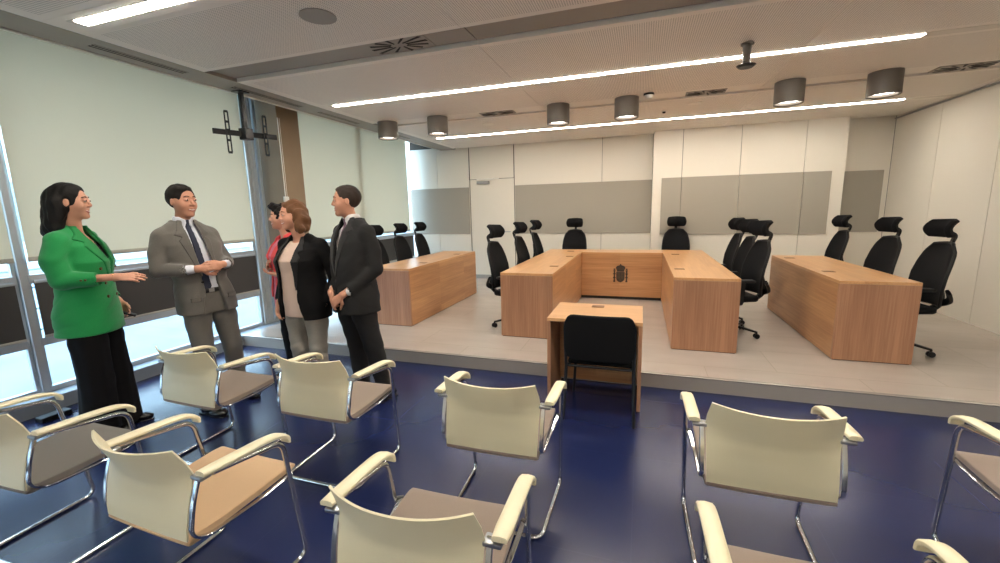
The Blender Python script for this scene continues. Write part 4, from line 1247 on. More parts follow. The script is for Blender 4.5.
# ---- man in the grey suit, hands clasped, looking to the right of the picture
def man_grey():
    rz = heading(.98, -.2); loc = (-3.40, 2.55, 0)
    hc = (.118, -.030, 1.755); ha = math.radians(14); hs = 1.06
    neck = (.135, -.055, 1.55)
    T = [(.84, .052, .0, .178, .122), (.98, .058, .0, .176, .122), (1.12, .070, -.012, .165, .120), (1.25, .088, -.02, .176, .128), (1.42, .105, -.035, .195, .12), (1.51, .118, -.045, .175, .10), (1.57, .125, -.052, .10, .07), (1.60, .128, -.055, .06, .06)]
    hipR, hipL = (.145, 0, .97), (-.035, 0, .97)
    kneeR, kneeL = (.158, .06, .52), (-.085, .02, .53)
    anR, anL = (.17, .06, .10), (-.13, -.05, .10)
    shR, shL = (.285, -.045, 1.485), (-.045, -.045, 1.485)
    elR, elL = (.350, -.02, 1.235), (-.135, -.01, 1.245)
    wrR, wrL = (.175, .185, 1.235), (.0, .20, 1.25)
    def parts(P):
        t = np.maximum(loft(P, shifted(T, -.03)), .93-P[:, 2])
        arms = smin(chain(P, [shR, elR, wrR], [.045, .036, .026]), chain(P, [shL, elL, wrL], [.045, .036, .026]), .001)
        L = legs_skin(P, [hipR, hipL], [kneeR, kneeL], [anR, anL])
        h1 = hand_sdf(P, (.165, .195, 1.238), (-.9, .28, .12), (-.25, -.6, -.3), -1, .75, .05, 1.0, .4)
        h2 = hand_sdf(P, (.010, .212, 1.252), (.9, .12, .06), (.1, -.7, -.3), 1, .85, .05, 1.0, .4)
        return su(.02, t, arms, L, np.minimum(h1, h2))
    o = body_mesh('person', hc, ha, hs, neck, parts, loc, rz, 'skin', 1.08)
    tag(o, 'man in grey suit and navy tie standing with clasped hands, smiling', 'person', 'people talking by the windows')
    eyes(o, hc, ha, hs)
    # hair: short, parted
    def hair(P):
        q = rotz(P, hc, ha)/hs
        f = su(.02, ell(q, (0, -.020, .036), (.083, .102, .096)), ell(q, (.012, .025, .090), (.056, .048, .026)))
        f = smax(f, -ell(q, (0, .112, .0), (.072, .078, .094)), .012)
        f = smax(f, (-.052-q[:, 2])-.35*np.maximum(0, -q[:, 1]), .01)
        f = smax(f, -ell(q, (.085, .02, -.03), (.03, .04, .055)), .008); f = smax(f, -ell(q, (-.085, .02, -.03), (.03, .04, .055)), .008)
        return (f+.0022*np.sin(q[:, 0]*190+q[:, 2]*60)*np.sin(q[:, 1]*50))*hs
    sdf_obj('hair', hair, V(hc)-.16, V(hc)+.17, .0055, SK['hair_short'], o)
    base = lambda P: su(.05, loft(P, T), cap(P, shR, (.12, -.05, 1.50), .055, .07), cap(P, shL, (.14, -.05, 1.50), .055, .07))
    # trousers
    def trs(P):
        a = chain(P, [(.135, .0, .95), (.150, .02, .80), kneeR, (.165, .055, .07)], [.100, .092, .072, .064], .02)
        b = chain(P, [(-.030, .0, .95), (-.055, .012, .80), kneeL, (-.13, -.05, .07)], [.100, .092, .072, .064], .02)
        f = smin(smin(a, b, .015), loft(P, [(.86, .052, 0, .165, .116), (1.0, .058, 0, .162, .114), (1.06, .064, -.005, .158, .112)]), .03)
        f = f+folds(P, .0042, 38, 22)
        return np.maximum(np.maximum(f, .055-P[:, 2]), P[:, 2]-1.06)
    t_ = sdf_obj('trousers', trs, (-.32, -.25, 0.04), (.34, .28, 1.08), .008, SK['grey'], o, 2)
    shoe(o, .175, .04, 0, math.radians(8)); shoe(o, -.135, -.06, 0, math.radians(18))
    bm = bmesh.new(); n = 30
    sweep(bm, [((.062)+.164*math.cos(2*math.pi*i/n), -.004+.118*math.sin(2*math.pi*i/n), 1.045) for i in range(n)], .003, .018, seg=8, upv=(0, 0, 1), closed=True)
    bl = obj('belt', bm, SK['belt'], o, smooth=True)
    obj('buckle', bx(.045, .085, .108, .118, 1.03, 1.06), M['steel'], bl)
    # shirt
    def shirt(P):
        f = su(.03, loft(P, shifted(T, -.014)), cap(P, (.127, -.055, 1.55), (.129, -.040, 1.635), .070, .066))
        f = np.maximum(f, P[:, 2]-1.632+.35*(P[:, 1]+.05))
        return np.maximum(f, 1.05-P[:, 2])
    s_ = sdf_obj('shirt', shirt, (-.2, -.25, 1.0), (.4, .2, 1.70), .007, SK['shirt'], o)
    for s in (-1, 1):
        c0 = Vector((.129, .022, 1.592))
        def collar(P, s=s):
            q = P-V(tuple(c0)); d = np.abs(cap(P, (.127, -.055, 1.54), (.130, -.040, 1.65), .077, .073))-.003
            pl = poly2(q[:, 0]*s, q[:, 2], [(.0, .012), (.006, .0), (.032, -.055), (.065, -.01), (.075, .05), (.05, .045)])
            return np.maximum(np.maximum(d, pl), -(q[:, 1]+.045))
        sdf_obj('collar', collar, (.02, -.06, 1.50), (.24, .09, 1.69), .004, SK['shirt'], s_)
    sb = lambda P: shirt(P)
    patch('tie', sb, [(.116, 1.615), (.144, 1.615), (.140, 1.575), (.146, 1.56), (.112, 1.07), (.084, 1.02), (.054, 1.08), (.110, 1.56), (.118, 1.575)], .010, SK['navy'], o, (-.02, 0, 1.0), (.2, .2, 1.65), .005)
    # jacket, open over the tie
    openp = [(.128, 1.64), (.172, 1.64), (.180, 1.60), (.130, 1.20), (.118, 1.05), (.140, .97), (.150, .80), (-.03, .80), (-.002, .97), (.012, 1.08), (.016, 1.20), (.072, 1.60), (.086, 1.64)]
    def slv(P):
        f = smin(chain(P, [shR, (.328, -.05, 1.36), elR, (.235, .135, 1.232)], [.068, .062, .056, .044], .010), chain(P, [shL, (-.100, -.05, 1.36), elL, (-.058, .145, 1.245)], [.068, .062, .056, .044], .010), .001)
        return f
    def jacket(P):
        t = su(.035, loft(P, [(z, cx, cy, a+.020+(.018 if z < 1 else 0), b+.022+(.018 if z < 1 else 0)) for z, cx, cy, a, b in T]), cap(P, shR, (.155, -.05, 1.570), .060, .060), cap(P, shL, (.095, -.05, 1.570), .060, .060))
        op = np.maximum(poly2(P[:, 0], P[:, 2], openp), -(P[:, 1]-.02))
        t = smax(t, -op, .008)
        inner = su(.03, loft(P, shifted(T, -.006)), cap(P, (.127, -.055, 1.5), (.13, -.03, 1.70), .078, .078))
        t = np.maximum(t, -inner)
        s = slv(P)
        s = smin(s, t, .022)+folds(P, .0038, 40, 26)
        s = np.maximum(s, -np.minimum(cap(P, (.235, .135, 1.232), (.15, .22, 1.236), .040, .04), cap(P, (-.058, .145, 1.245), (.04, .24, 1.25), .040, .04)))
        return np.maximum(s, .862-.0*P[:, 0]-P[:, 2])
    j_ = sdf_obj('jacket', jacket, (-.30, -.30, .84), (.50, .32, 1.70), .0065, SK['grey'], o, 1)
    jb = lambda P: su(.035, loft(P, [(z, cx, cy, a+.022, b+.024) for z, cx, cy, a, b in T]), cap(P, shR, (.155, -.05, 1.570), .060, .060), cap(P, shL, (.095, -.05, 1.570), .060, .060))
    patch('lapel', jb, [(.192, 1.62), (.225, 1.53), (.252, 1.50), (.207, 1.48), (.230, 1.455), (.134, 1.165), (.120, 1.17), (.172, 1.55), (.168, 1.62)], .006, SK['grey_l'], j_, (.06, -.03, 1.1), (.30, .18, 1.68))
    patch('lapel', jb, [(.062, 1.62), (.028, 1.53), (.002, 1.50), (.045, 1.48), (.016, 1.455), (.004, 1.165), (.018, 1.17), (.080, 1.55), (.088, 1.62)], .006, SK['grey_l'], j_, (-.06, -.03, 1.1), (.12, .18, 1.68))
    jb2 = lambda P: loft(P, [(z, cx, cy, a+.038, b+.040) for z, cx, cy, a, b in T])
    patch('pocket_flap', jb2, [(.155, 1.01), (.225, 1.005), (.225, .965), (.155, .97)], .005, SK['grey_l'], j_, (.13, 0, .94), (.28, .22, 1.05))
    patch('pocket_flap', jb2, [(-.035, 1.01), (-.125, 1.005), (-.125, .965), (-.035, .97)], .005, SK['grey_l'], j_, (-.17, 0, .94), (-.01, .22, 1.05))
    button(j_, jb, .128, 1.12, .009, M['black'])
    for p, q in (((.235, .135, 1.232), (.208, .160, 1.234)), ((-.058, .145, 1.245), (-.038, .163, 1.247))):
        tube_part('shirt_cuff', [p, q], [.036, .035], SK['shirt'], s_, .005)
    return o
man_grey()

# ---- woman in the green blazer, right hand held out
def woman_green():
    rz = heading(.80, .60); loc = (-3.875, 1.95, 0)
    hc = (.02, .015, 1.755); ha = math.radians(6); hs = 1.02
    neck = (.0, -.02, 1.53)
    T = [(.80, 0, -.01, .190, .150), (.95, 0, -.015, .185, .150), (1.10, 0, -.005, .165, .125), (1.20, 0, .0, .160, .120), (1.33, 0, .015, .168, .135), (1.45, 0, -.005, .165, .105), (1.53, 0, -.02, .10, .07), (1.57, 0, -.02, .055, .055)]
    shR, shL = (.170, -.03, 1.490), (-.170, -.03, 1.490)
    elR, elL = (.220, -.015, 1.225), (-.215, -.06, 1.22)
    wrR, wrL = (.205, .285, 1.225), (-.215, .08, .985)
    hips = [(.09, 0, .98), (-.09, 0, .98)]; kn = [(.105, .01, .54), (-.10, .03, .54)]; an = [(.10, -.02, .14), (-.10, .02, .14)]
    def parts(P):
        t = np.maximum(loft(P, shifted(T, -.02)), .90-P[:, 2])
        arms = smin(chain(P, [shR, elR, wrR], [.042, .034, .023]), chain(P, [shL, elL, wrL], [.042, .034, .023]), .001)
        h1 = hand_sdf(P, wrR, (-.06, 1, -.06), (-.55, 0, -.8), 1, .28, .22, .98, .8)
        h2 = hand_sdf(P, wrL, (.05, .35, -.9), (.9, .0, .1), -1, .75, .05, .92, .5)
        return su(.02, t, arms, legs_skin(P, hips, kn, an), np.minimum(h1, h2))
    o = body_mesh('person', hc, ha, hs, neck, parts, loc, rz, 'skin_w', .94)
    tag(o, 'woman in green blazer and black trousers gesturing with an open hand', 'person', 'people talking by the windows')
    eyes(o, hc, ha, hs, 'hair_dark')
    def hair(P):
        q = rotz(P, hc, ha)/hs
        cap0 = su(.02, ell(q, (0, -.022, .040), (.087, .103, .096)), ell(q, (0, .015, .090), (.060, .045, .034)))
        vol = su(.05, ell(q, (0, -.075, -.02), (.100, .075, .120)), ell(q, (0, -.105, -.13), (.098, .055, .100)), cap(q, (.075, -.035, .0), (.090, -.075, -.165), .035, .038), cap(q, (-.075, -.035, .0), (-.095, -.060, -.175), .035, .040), ell(q, (0, -.125, -.20), (.085, .045, .055)))
        f = smin(cap0, vol, .03)
        f = smax(f, -ell(q, (0, .104, -.020), (.068, .083, .106)), .012)
        for s in (-1, 1): f = smax(f, -ell(q, (s*.092, .006, -.004), (.030, .020, .032)), .008)
        f = f+.0035*np.sin(q[:, 2]*62+q[:, 0]*34)*np.sin(q[:, 0]*48+q[:, 1]*60)+.0022*np.sin(q[:, 1]*150+q[:, 0]*110+q[:, 2]*30)
        return f*hs
    sdf_obj('hair', hair, (-.15, -.23, 1.44), (.19, .15, 1.92), .006, SK['hair_dark'], o)
    # earring
    # trousers: wide legs
    def trs(P):
        a = chain(P, [(.080, 0, .96), (.10, .0, .75), (.105, .01, .45), (.105, -.02, .05)], [.098, .108, .100, .120], .02)
        b = chain(P, [(-.080, 0, .96), (-.10, .01, .75), (-.10, .03, .45), (-.10, .03, .05)], [.098, .108, .100, .120], .02)
        f = smin(smin(a, b, .02), loft(P, [(.84, 0, 0, .165, .12), (1.0, 0, 0, .155, .11), (1.1, 0, 0, .14, .10)]), .03)
        f = f+.005*np.sin(P[:, 0]*70+P[:, 2]*4)*np.sin(P[:, 1]*55)
        return np.maximum(np.maximum(f, .03-P[:, 2]), P[:, 2]-1.1)
    sdf_obj('trousers', trs, (-.30, -.26, .0), (.30, .26, 1.12), .008, SK['blacktrs'], o, 2)
    shoe(o, .10, -.03, .0, 0, name='shoe', width=.042); shoe(o, -.10, .02, .0, .1, name='shoe', width=.042)
    top = lambda P: np.maximum(smax(loft(P, shifted(T, -.008)), -np.maximum(poly2(P[:, 0], P[:, 2], [(.0, 1.36), (.055, 1.46), (.08, 1.7), (-.08, 1.7), (-.055, 1.46)]), -(P[:, 1]-.0)), .005), P[:, 2]-1.47)
    sdf_obj('top', top, (-.22, -.2, .98), (.22, .2, 1.5), .007, SK['blacktop'], o)
    J = [(.80, 0, -.015, .215, .178), (.95, 0, -.018, .208, .176), (1.10, 0, -.005, .190, .152), (1.20, 0, .0, .186, .146), (1.33, 0, .012, .190, .158), (1.45, 0, -.008, .186, .128), (1.53, 0, -.022, .125, .095), (1.58, 0, -.025, .078, .075)]
    jb = lambda P: su(.035, loft(P, J), cap(P, shR, (.05, -.03, 1.555), .058, .048), cap(P, shL, (-.05, -.03, 1.555), .058, .048))
    cuffR, cuffL = (.212, .165, 1.220), (-.218, .045, 1.03)
    def jacket(P):
        t = jb(P)
        op = np.maximum(poly2(P[:, 0], P[:, 2], [(.055, 1.62), (.066, 1.53), (.038, 1.38), (.0, 1.235), (-.038, 1.38), (-.066, 1.53), (-.055, 1.62)]), -(P[:, 1]-.01))
        t = smax(t, -op, .008)
        inner = su(.03, loft(P, shifted(T, .004)), cap(P, (0, -.02, 1.5), (0, -.0, 1.68), .068, .068))
        t = np.maximum(t, -inner)
        # padded shoulders and puffy sleeves pushed up to the forearm
        s = smin(chain(P, [(.172, -.03, 1.487), (.212, -.045, 1.36), elR, cuffR], [.068, .070, .066, .046], .010), chain(P, [(-.172, -.03, 1.487), (-.212, -.05, 1.36), elL, cuffL], [.068, .070, .064, .046], .010), .001)
        f = smin(s, t, .020)+folds(P, .0042, 46, 24)
        f = np.maximum(f, -np.minimum(cap(P, cuffR, (.200, .29, 1.225), .038, .038), cap(P, cuffL, (-.214, .12, .95), .038, .038)))
        return np.maximum(f, .81-P[:, 2])
    j_ = sdf_obj('blazer', jacket, (-.36, -.27, .79), (.36, .27, 1.64), .0065, SK['green'], o, 1)
    for s in (-1, 1):
        patch('lapel', jb, [(s*.085, 1.59), (s*.115, 1.53), (s*.150, 1.50), (s*.112, 1.475), (s*.132, 1.445), (s*.010, 1.19), (s*-.004, 1.215), (s*.060, 1.51), (s*.064, 1.59)], .009, SK['green_d'], j_, (-.17, -.02, 1.15), (.17, .25, 1.64))
        for z in (1.17, 1.07): button(j_, jb, s*.055, z, .011, SK['bronze_btn'])
    button(j_, jb, .095, 1.28, .011, SK['bronze_btn']); button(j_, jb, -.095, 1.28, .011, SK['bronze_btn'])
    for k in range(3):
        bm = bmesh.new(); p = Vector((.262, .085+k*.024, 1.222)); sweep(bm, [p, p+Vector((.008, 0, 0))], .007, seg=10); obj('button', bm, SK['bronze_btn'], j_, smooth=True)
    # pocket on the right side, phone in the left hand
    bm = bmesh.new(); rbox(bm, -.036, .036, -.006, .006, -.075, .075, .005)
    ph = obj('phone', bm, M['black'], None, smooth=True)
    c, s = math.cos(rz), math.sin(rz); lx, ly, lz = -.190, .118, .895
    ph.location = (loc[0]+c*lx-s*ly, loc[1]+s*lx+c*ly, lz); ph.rotation_euler = (math.radians(62), 0, rz+.25)
    tag(ph, 'black phone held low in the left hand of the woman in green', 'phone')
    # necklace
    bm = bmesh.new(); sweep(bm, spline([(-.055, .01, 1.53), (-.035, .062, 1.48), (0, .088, 1.435), (.035, .062, 1.48), (.055, .01, 1.53)], 6), .0018, seg=6)
    obj('necklace', bm, SK['gold'], o)
    # wrist bracelet
    bm = bmesh.new(); sweep(bm, [(.205+.026*math.cos(2*math.pi*i/20), .270, 1.226+.026*math.sin(2*math.pi*i/20)) for i in range(20)], .003, seg=6, closed=True)
    obj('bracelet', bm, SK['gold'], o)
    return o
woman_green()

# ---- man in the dark suit, in profile, looking left
def man_dark():
    rz = heading(-.38, -.925); loc = (-2.295, 2.962, 0)
    hc = (.0, .02, 1.730); ha = math.radians(-26); hs = 1.03
    neck = (.0, -.035, 1.52)
    T = [(.80, 0, 0, .185, .135), (.95, 0, 0, .180, .135), (1.10, 0, .005, .172, .135), (1.25, 0, .0, .182, .138), (1.40, 0, -.01, .190, .120), (1.49, 0, -.025, .170, .10), (1.55, 0, -.035, .10, .07), (1.59, 0, -.035, .06, .06)]
    shR, shL = (.190, -.03, 1.475), (-.190, -.03, 1.475)
    elR, elL = (.235, -.05, 1.18), (-.235, -.06, 1.18)
    wrR, wrL = (.085, .17, .985), (-.095, .165, .985)
    hips = [(.09, 0, .95), (-.09, 0, .95)]; kn = [(.095, -.03, .50), (-.125, -.06, .50)]; an = [(.10, -.06, .09), (-.15, -.14, .09)]
    def parts(P):
        t = np.maximum(loft(P, shifted(T, -.03)), .93-P[:, 2])
        arms = smin(chain(P, [shR, elR, wrR], [.045, .036, .026]), chain(P, [shL, elL, wrL], [.045, .036, .026]), .001)
        h1 = hand_sdf(P, wrR, (-.72, .35, -.50), (-.2, -.9, -.2), -1, .7, .04, 1.0, .4)
        h2 = hand_sdf(P, (-.09, .178, .98), (.62, .40, -.62), (.1, -.9, -.2), 1, .7, .04, 1.0, .4)
        return su(.02, t, arms, legs_skin(P, hips, kn, an), np.minimum(h1, h2))
    o = body_mesh('person', hc, ha, hs, neck, parts, loc, rz, 'skin', 1.04)
    tag(o, 'man in dark charcoal suit and mauve tie standing in profile, rightmost of the group', 'person', 'people talking by the windows')
    eyes(o, hc, ha, hs, 'hair_grey')
    def hair(P):
        q = rotz(P, hc, ha)/hs
        f = su(.02, ell(q, (0, -.022, .036), (.081, .101, .094)), ell(q, (0, .02, .090), (.056, .048, .024)))
        f = smax(f, -ell(q, (0, .113, .0), (.072, .080, .100)), .012)
        f = smax(f, (-.058-q[:, 2])-.35*np.maximum(0, -q[:, 1]), .01)
        for s in (-1, 1): f = smax(f, -ell(q, (s*.085, .015, -.035), (.03, .036, .055)), .008)
        return (f+.0018*np.sin(q[:, 0]*190+q[:, 2]*60)*np.sin(q[:, 1]*60))*hs
    sdf_obj('hair', hair, V(hc)-.16, V(hc)+.16, .0055, SK['hair_grey'], o)
    def trs(P):
        a = chain(P, [(.085, 0, .93), (.10, .01, .78), kn[0], (.10, -.06, .06)], [.108, .098, .078, .070], .02)
        b = chain(P, [(-.085, 0, .93), (-.10, -.01, .78), kn[1], (-.15, -.14, .06)], [.108, .098, .078, .070], .02)
        f = smin(smin(a, b, .015), loft(P, [(.84, .0, 0, .17, .125), (.98, 0, 0, .168, .12), (1.05, 0, 0, .16, .115)]), .03)+folds(P, .004, 38, 22, 1.0)
        return np.maximum(np.maximum(f, .05-P[:, 2]), P[:, 2]-1.05)
    sdf_obj('trousers', trs, (-.30, -.26, .03), (.30, .24, 1.07), .008, SK['dark'], o, 2)
    shoe(o, .10, -.07, 0, -.12); shoe(o, -.152, -.15, 0, .12)
    def shirt(P):
        f = su(.03, loft(P, shifted(T, -.014)), cap(P, (0, -.04, 1.53), (0, -.018, 1.615), .070, .064))
        return np.maximum(np.maximum(f, P[:, 2]-1.613+.25*(P[:, 1]+.03)), 1.05-P[:, 2])
    s_ = sdf_obj('shirt', shirt, (-.2, -.2, 1.02), (.2, .2, 1.64), .007, SK['shirtw'], o)
    for s in (-1, 1):
        def collar(P, s=s):
            d = np.abs(cap(P, (0, -.042, 1.53), (0, -.018, 1.63), .077, .071))-.003
            pl = poly2(P[:, 0]*s, P[:, 2]-1.572, [(.0, .012), (.006, .0), (.032, -.05), (.065, -.005), (.078, .06), (.05, .05)])
            return np.maximum(np.maximum(d, pl), -(P[:, 1]+.045))
        sdf_obj('collar', collar, (-.1, -.06, 1.47), (.1, .09, 1.68), .004, SK['shirtw'], s_)
    patch('tie', shirt, [(-.015, 1.592), (.015, 1.592), (.012, 1.552), (.036, 1.16), (0, 1.10), (-.036, 1.16), (-.012, 1.552)], .012, SK['mauve'], o, (-.06, 0, 1.06), (.06, .2, 1.63), .005)
    J = [(z, cx, cy, a+.024+(.015 if z < 1 else 0), b+.024+(.012 if z < 1 else 0)) for z, cx, cy, a, b in T]
    jb = lambda P: su(.035, loft(P, J), cap(P, shR, (.04, -.03, 1.550), .058, .056), cap(P, shL, (-.04, -.03, 1.550), .058, .056))
    cR, cL = (.135, .112, 1.022), (-.142, .108, 1.022)
    def jacket(P):
        t = jb(P)
        op = np.maximum(poly2(P[:, 0], P[:, 2], [(.055, 1.64), (.066, 1.57), (.032, 1.32), (.0, 1.13), (-.032, 1.32), (-.066, 1.57), (-.055, 1.64)]), -(P[:, 1]-.01))
        op2 = np.maximum(poly2(P[:, 0], P[:, 2], [(.0, 1.04), (.05, .76), (-.05, .76)]), -(P[:, 1]-.01))
        t = smax(t, -np.minimum(op, op2), .008)
        inner = su(.03, loft(P, shifted(T, -.004)), cap(P, (0, -.04, 1.50), (0, -.01, 1.70), .078, .078))
        t = np.maximum(t, -inner)
        s = smin(chain(P, [shR, (.225, -.05, 1.33), elR, cR], [.068, .064, .060, .046], .010), chain(P, [shL, (-.225, -.055, 1.33), elL, cL], [.068, .064, .060, .046], .010), .001)
        f = smin(s, t, .022)+folds(P, .0035, 40, 26, 2.0)
        f = np.maximum(f, -np.minimum(cap(P, cR, (.07, .19, .97), .040), cap(P, cL, (-.08, .19, .97), .040)))
        return np.maximum(f, .815-P[:, 2])
    j_ = sdf_obj('jacket', jacket, (-.36, -.25, .79), (.36, .22, 1.68), .0065, SK['dark'], o, 1)
    for s in (-1, 1):
        patch('lapel', jb, [(s*.085, 1.605), (s*.112, 1.53), (s*.142, 1.50), (s*.105, 1.48), (s*.130, 1.455), (s*.008, 1.115), (s*-.004, 1.14), (s*.056, 1.53), (s*.062, 1.605)], .006, SK['dark_l'], j_, (-.16, -.02, 1.08), (.16, .22, 1.65))
    button(j_, jb, 0, 1.09, .009, M['black'])
    for p, q in ((cR, (.118, .130, 1.010)), (cL, (-.126, .125, 1.010))):
        tube_part('shirt_cuff', [p, q], [.036, .034], SK['shirtw'], s_, .005)
    return o
man_dark()

# ---- woman with chestnut hair in the black blazer and blush blouse
def woman_black():
    rz = heading(.02, -1.0); loc = (-2.79, 2.915, 0)
    hc = (.03, .025, 1.625); ha = math.radians(-26); hs = .99
    neck = (.0, -.02, 1.41)
    T = [(.74, 0, 0, .175, .135), (.90, 0, 0, .185, .145), (1.05, 0, .01, .170, .135), (1.15, 0, .015, .165, .135), (1.25, 0, .025, .172, .145), (1.34, 0, .0, .165, .105), (1.40, 0, -.02, .10, .07), (1.44, 0, -.02, .055, .055)]
    shR, shL = (.18, -.03, 1.370), (-.18, -.03, 1.370)
    elR, elL = (.235, -.04, 1.08), (-.27, -.09, 1.07)
    wrR, wrL = (.205, .09, .87), (-.195, .005, .86)
    hips = [(.085, 0, .88), (-.085, 0, .88)]; kn = [(.095, .02, .47), (-.10, .01, .47)]; an = [(.09, -.01, .08), (-.10, -.02, .08)]
    def parts(P):
        t = np.maximum(loft(P, shifted(T, -.02)), .90-P[:, 2])
        arms = smin(chain(P, [shR, elR, wrR], [.042, .034, .023]), chain(P, [shL, elL, wrL], [.042, .034, .023]), .001)
        h1 = hand_sdf(P, wrR, (-.05, .25, -.95), (-.9, 0, 0), -1, .5, .06, .92, .5)
        h2 = hand_sdf(P, wrL, (.25, .2, -.9), (.9, 0, 0), 1, .4, .05, .90, .4)
        return su(.02, t, arms, legs_skin(P, hips, kn, an), np.minimum(h1, h2))
    o = body_mesh('person', hc, ha, hs, neck, parts, loc, rz, 'skin_w', .97)
    tag(o, 'woman with chestnut hair in black blazer over a blush blouse, grey trousers', 'person', 'people talking by the windows')
    eyes(o, hc, ha, hs, 'hair_brown')
    def hair(P):
        q = rotz(P, hc, ha)/hs
        cap0 = su(.02, ell(q, (0, -.024, .040), (.089, .103, .096)), ell(q, (.01, .012, .090), (.06, .045, .032)))
        vol = su(.04, ell(q, (0, -.065, -.03), (.112, .078, .105)), cap(q, (.088, -.015, .03), (.105, -.010, -.105), .030, .036), cap(q, (-.088, -.015, .03), (-.112, -.010, -.115), .030, .038), ell(q, (0, -.075, -.10), (.105, .060, .045)))
        f = smin(cap0, vol, .03)
        f = smax(f, -ell(q, (0, .104, -.018), (.068, .083, .106)), .012)
        f = smax(f, -cap(q, (0, -.01, -.09), (0, .02, -.25), .055), .01)
        f = f+.007*np.sin(q[:, 2]*60+q[:, 0]*30)*np.sin(q[:, 0]*45+q[:, 1]*38)+.002*np.sin(q[:, 0]*160+q[:, 2]*40)
        return f*hs
    sdf_obj('hair', hair, (-.17, -.17, 1.44), (.17, .17, 1.78), .006, SK['hair_brown'], o)
    def trs(P):
        a = chain(P, [(.085, 0, .88), (.095, .01, .70), kn[0], (.09, -.01, .12)], [.105, .095, .072, .058], .02)
        b = chain(P, [(-.085, 0, .88), (-.10, .0, .70), kn[1], (-.10, -.02, .12)], [.105, .095, .072, .058], .02)
        f = smin(smin(a, b, .015), loft(P, [(.76, 0, 0, .17, .125), (.90, 0, 0, .165, .125), (1.0, 0, 0, .15, .115)]), .03)
        f = f+folds(P, .006, 60, 20, .5)*np.clip((.75-P[:, 2])*3, .2, 1)
        return np.maximum(np.maximum(f, .11-P[:, 2]), P[:, 2]-1.0)
    sdf_obj('trousers', trs, (-.28, -.22, .08), (.28, .22, 1.02), .008, SK['khaki'], o, 2)
    shoe(o, .09, -.02, 0, -.1, width=.043); shoe(o, -.10, -.03, 0, .15, width=.043)
    def blouse(P):
        f = su(.02, loft(P, [(z, cx, cy, a-.002, b+.004) for z, cx, cy, a, b in T]))
        f = smax(f, -cap(P, (0, -.01, 1.42), (0, .03, 1.50), .062, .09), .01)
        f = f+folds(P, .003, 30, 30)
        return np.maximum(np.maximum(f, P[:, 2]-1.41), .765-P[:, 2])
    sdf_obj('blouse', blouse, (-.22, -.2, .74), (.22, .22, 1.44), .007, SK['blush'], o)
    J = [(z, cx, cy, a+.030+(.02 if z < 1 else 0), b+.024) for z, cx, cy, a, b in T]
    jb = lambda P: su(.035, loft(P, J), cap(P, shR, (.05, -.03, 1.432), .052, .045), cap(P, shL, (-.05, -.03, 1.432), .052, .045))
    cR, cL = (.215, .055, .915), (-.215, -.02, .905)
    def jacket(P):
        t = jb(P)
        op = np.maximum(poly2(P[:, 0], P[:, 2], [(.055, 1.47), (.090, 1.36), (.120, 1.20), (.130, 1.0), (.170, .72), (-.10, .72), (-.065, .90), (-.060, 1.10), (-.062, 1.25), (-.068, 1.38), (-.055, 1.47)]), -(P[:, 1]-.02))
        t = smax(t, -op, .008)
        inner = su(.03, loft(P, [(z, cx, cy, a+.004, b+.010) for z, cx, cy, a, b in T]), cap(P, (0, -.02, 1.38), (0, 0, 1.55), .066, .066))
        t = np.maximum(t, -inner)
        s = smin(chain(P, [shR, (.225, -.04, 1.22), elR, cR], [.064, .060, .056, .044], .010), chain(P, [shL, (-.245, -.07, 1.22), elL, cL], [.064, .062, .058, .046], .010), .001)
        f = smin(s, t, .02)+folds(P, .0035, 40, 26, 1.5)
        f = np.maximum(f, -np.minimum(cap(P, cR, (.205, .10, .85), .034), cap(P, cL, (-.19, .01, .84), .034)))
        return np.maximum(f, .745-P[:, 2]+.05*(P[:, 0] > 0)*0)
    j_ = sdf_obj('blazer', jacket, (-.38, -.24, .72), (.34, .24, 1.52), .0065, SK['blackbl'], o, 1)
    patch('lapel', jb, [(.075, 1.45), (.115, 1.38), (.145, 1.34), (.115, 1.32), (.155, 1.28), (.134, 1.0), (.124, 1.05), (.095, 1.30), (.062, 1.45)], .006, SK['blacktop'], j_, (.04, -.02, .95), (.2, .22, 1.5))
    patch('lapel', jb, [(-.075, 1.45), (-.10, 1.38), (-.125, 1.34), (-.09, 1.32), (-.125, 1.28), (-.066, 1.0), (-.058, 1.05), (-.060, 1.28), (-.058, 1.45)], .006, SK['blacktop'], j_, (-.2, -.02, .95), (-.01, .22, 1.5))
    return o
woman_black()

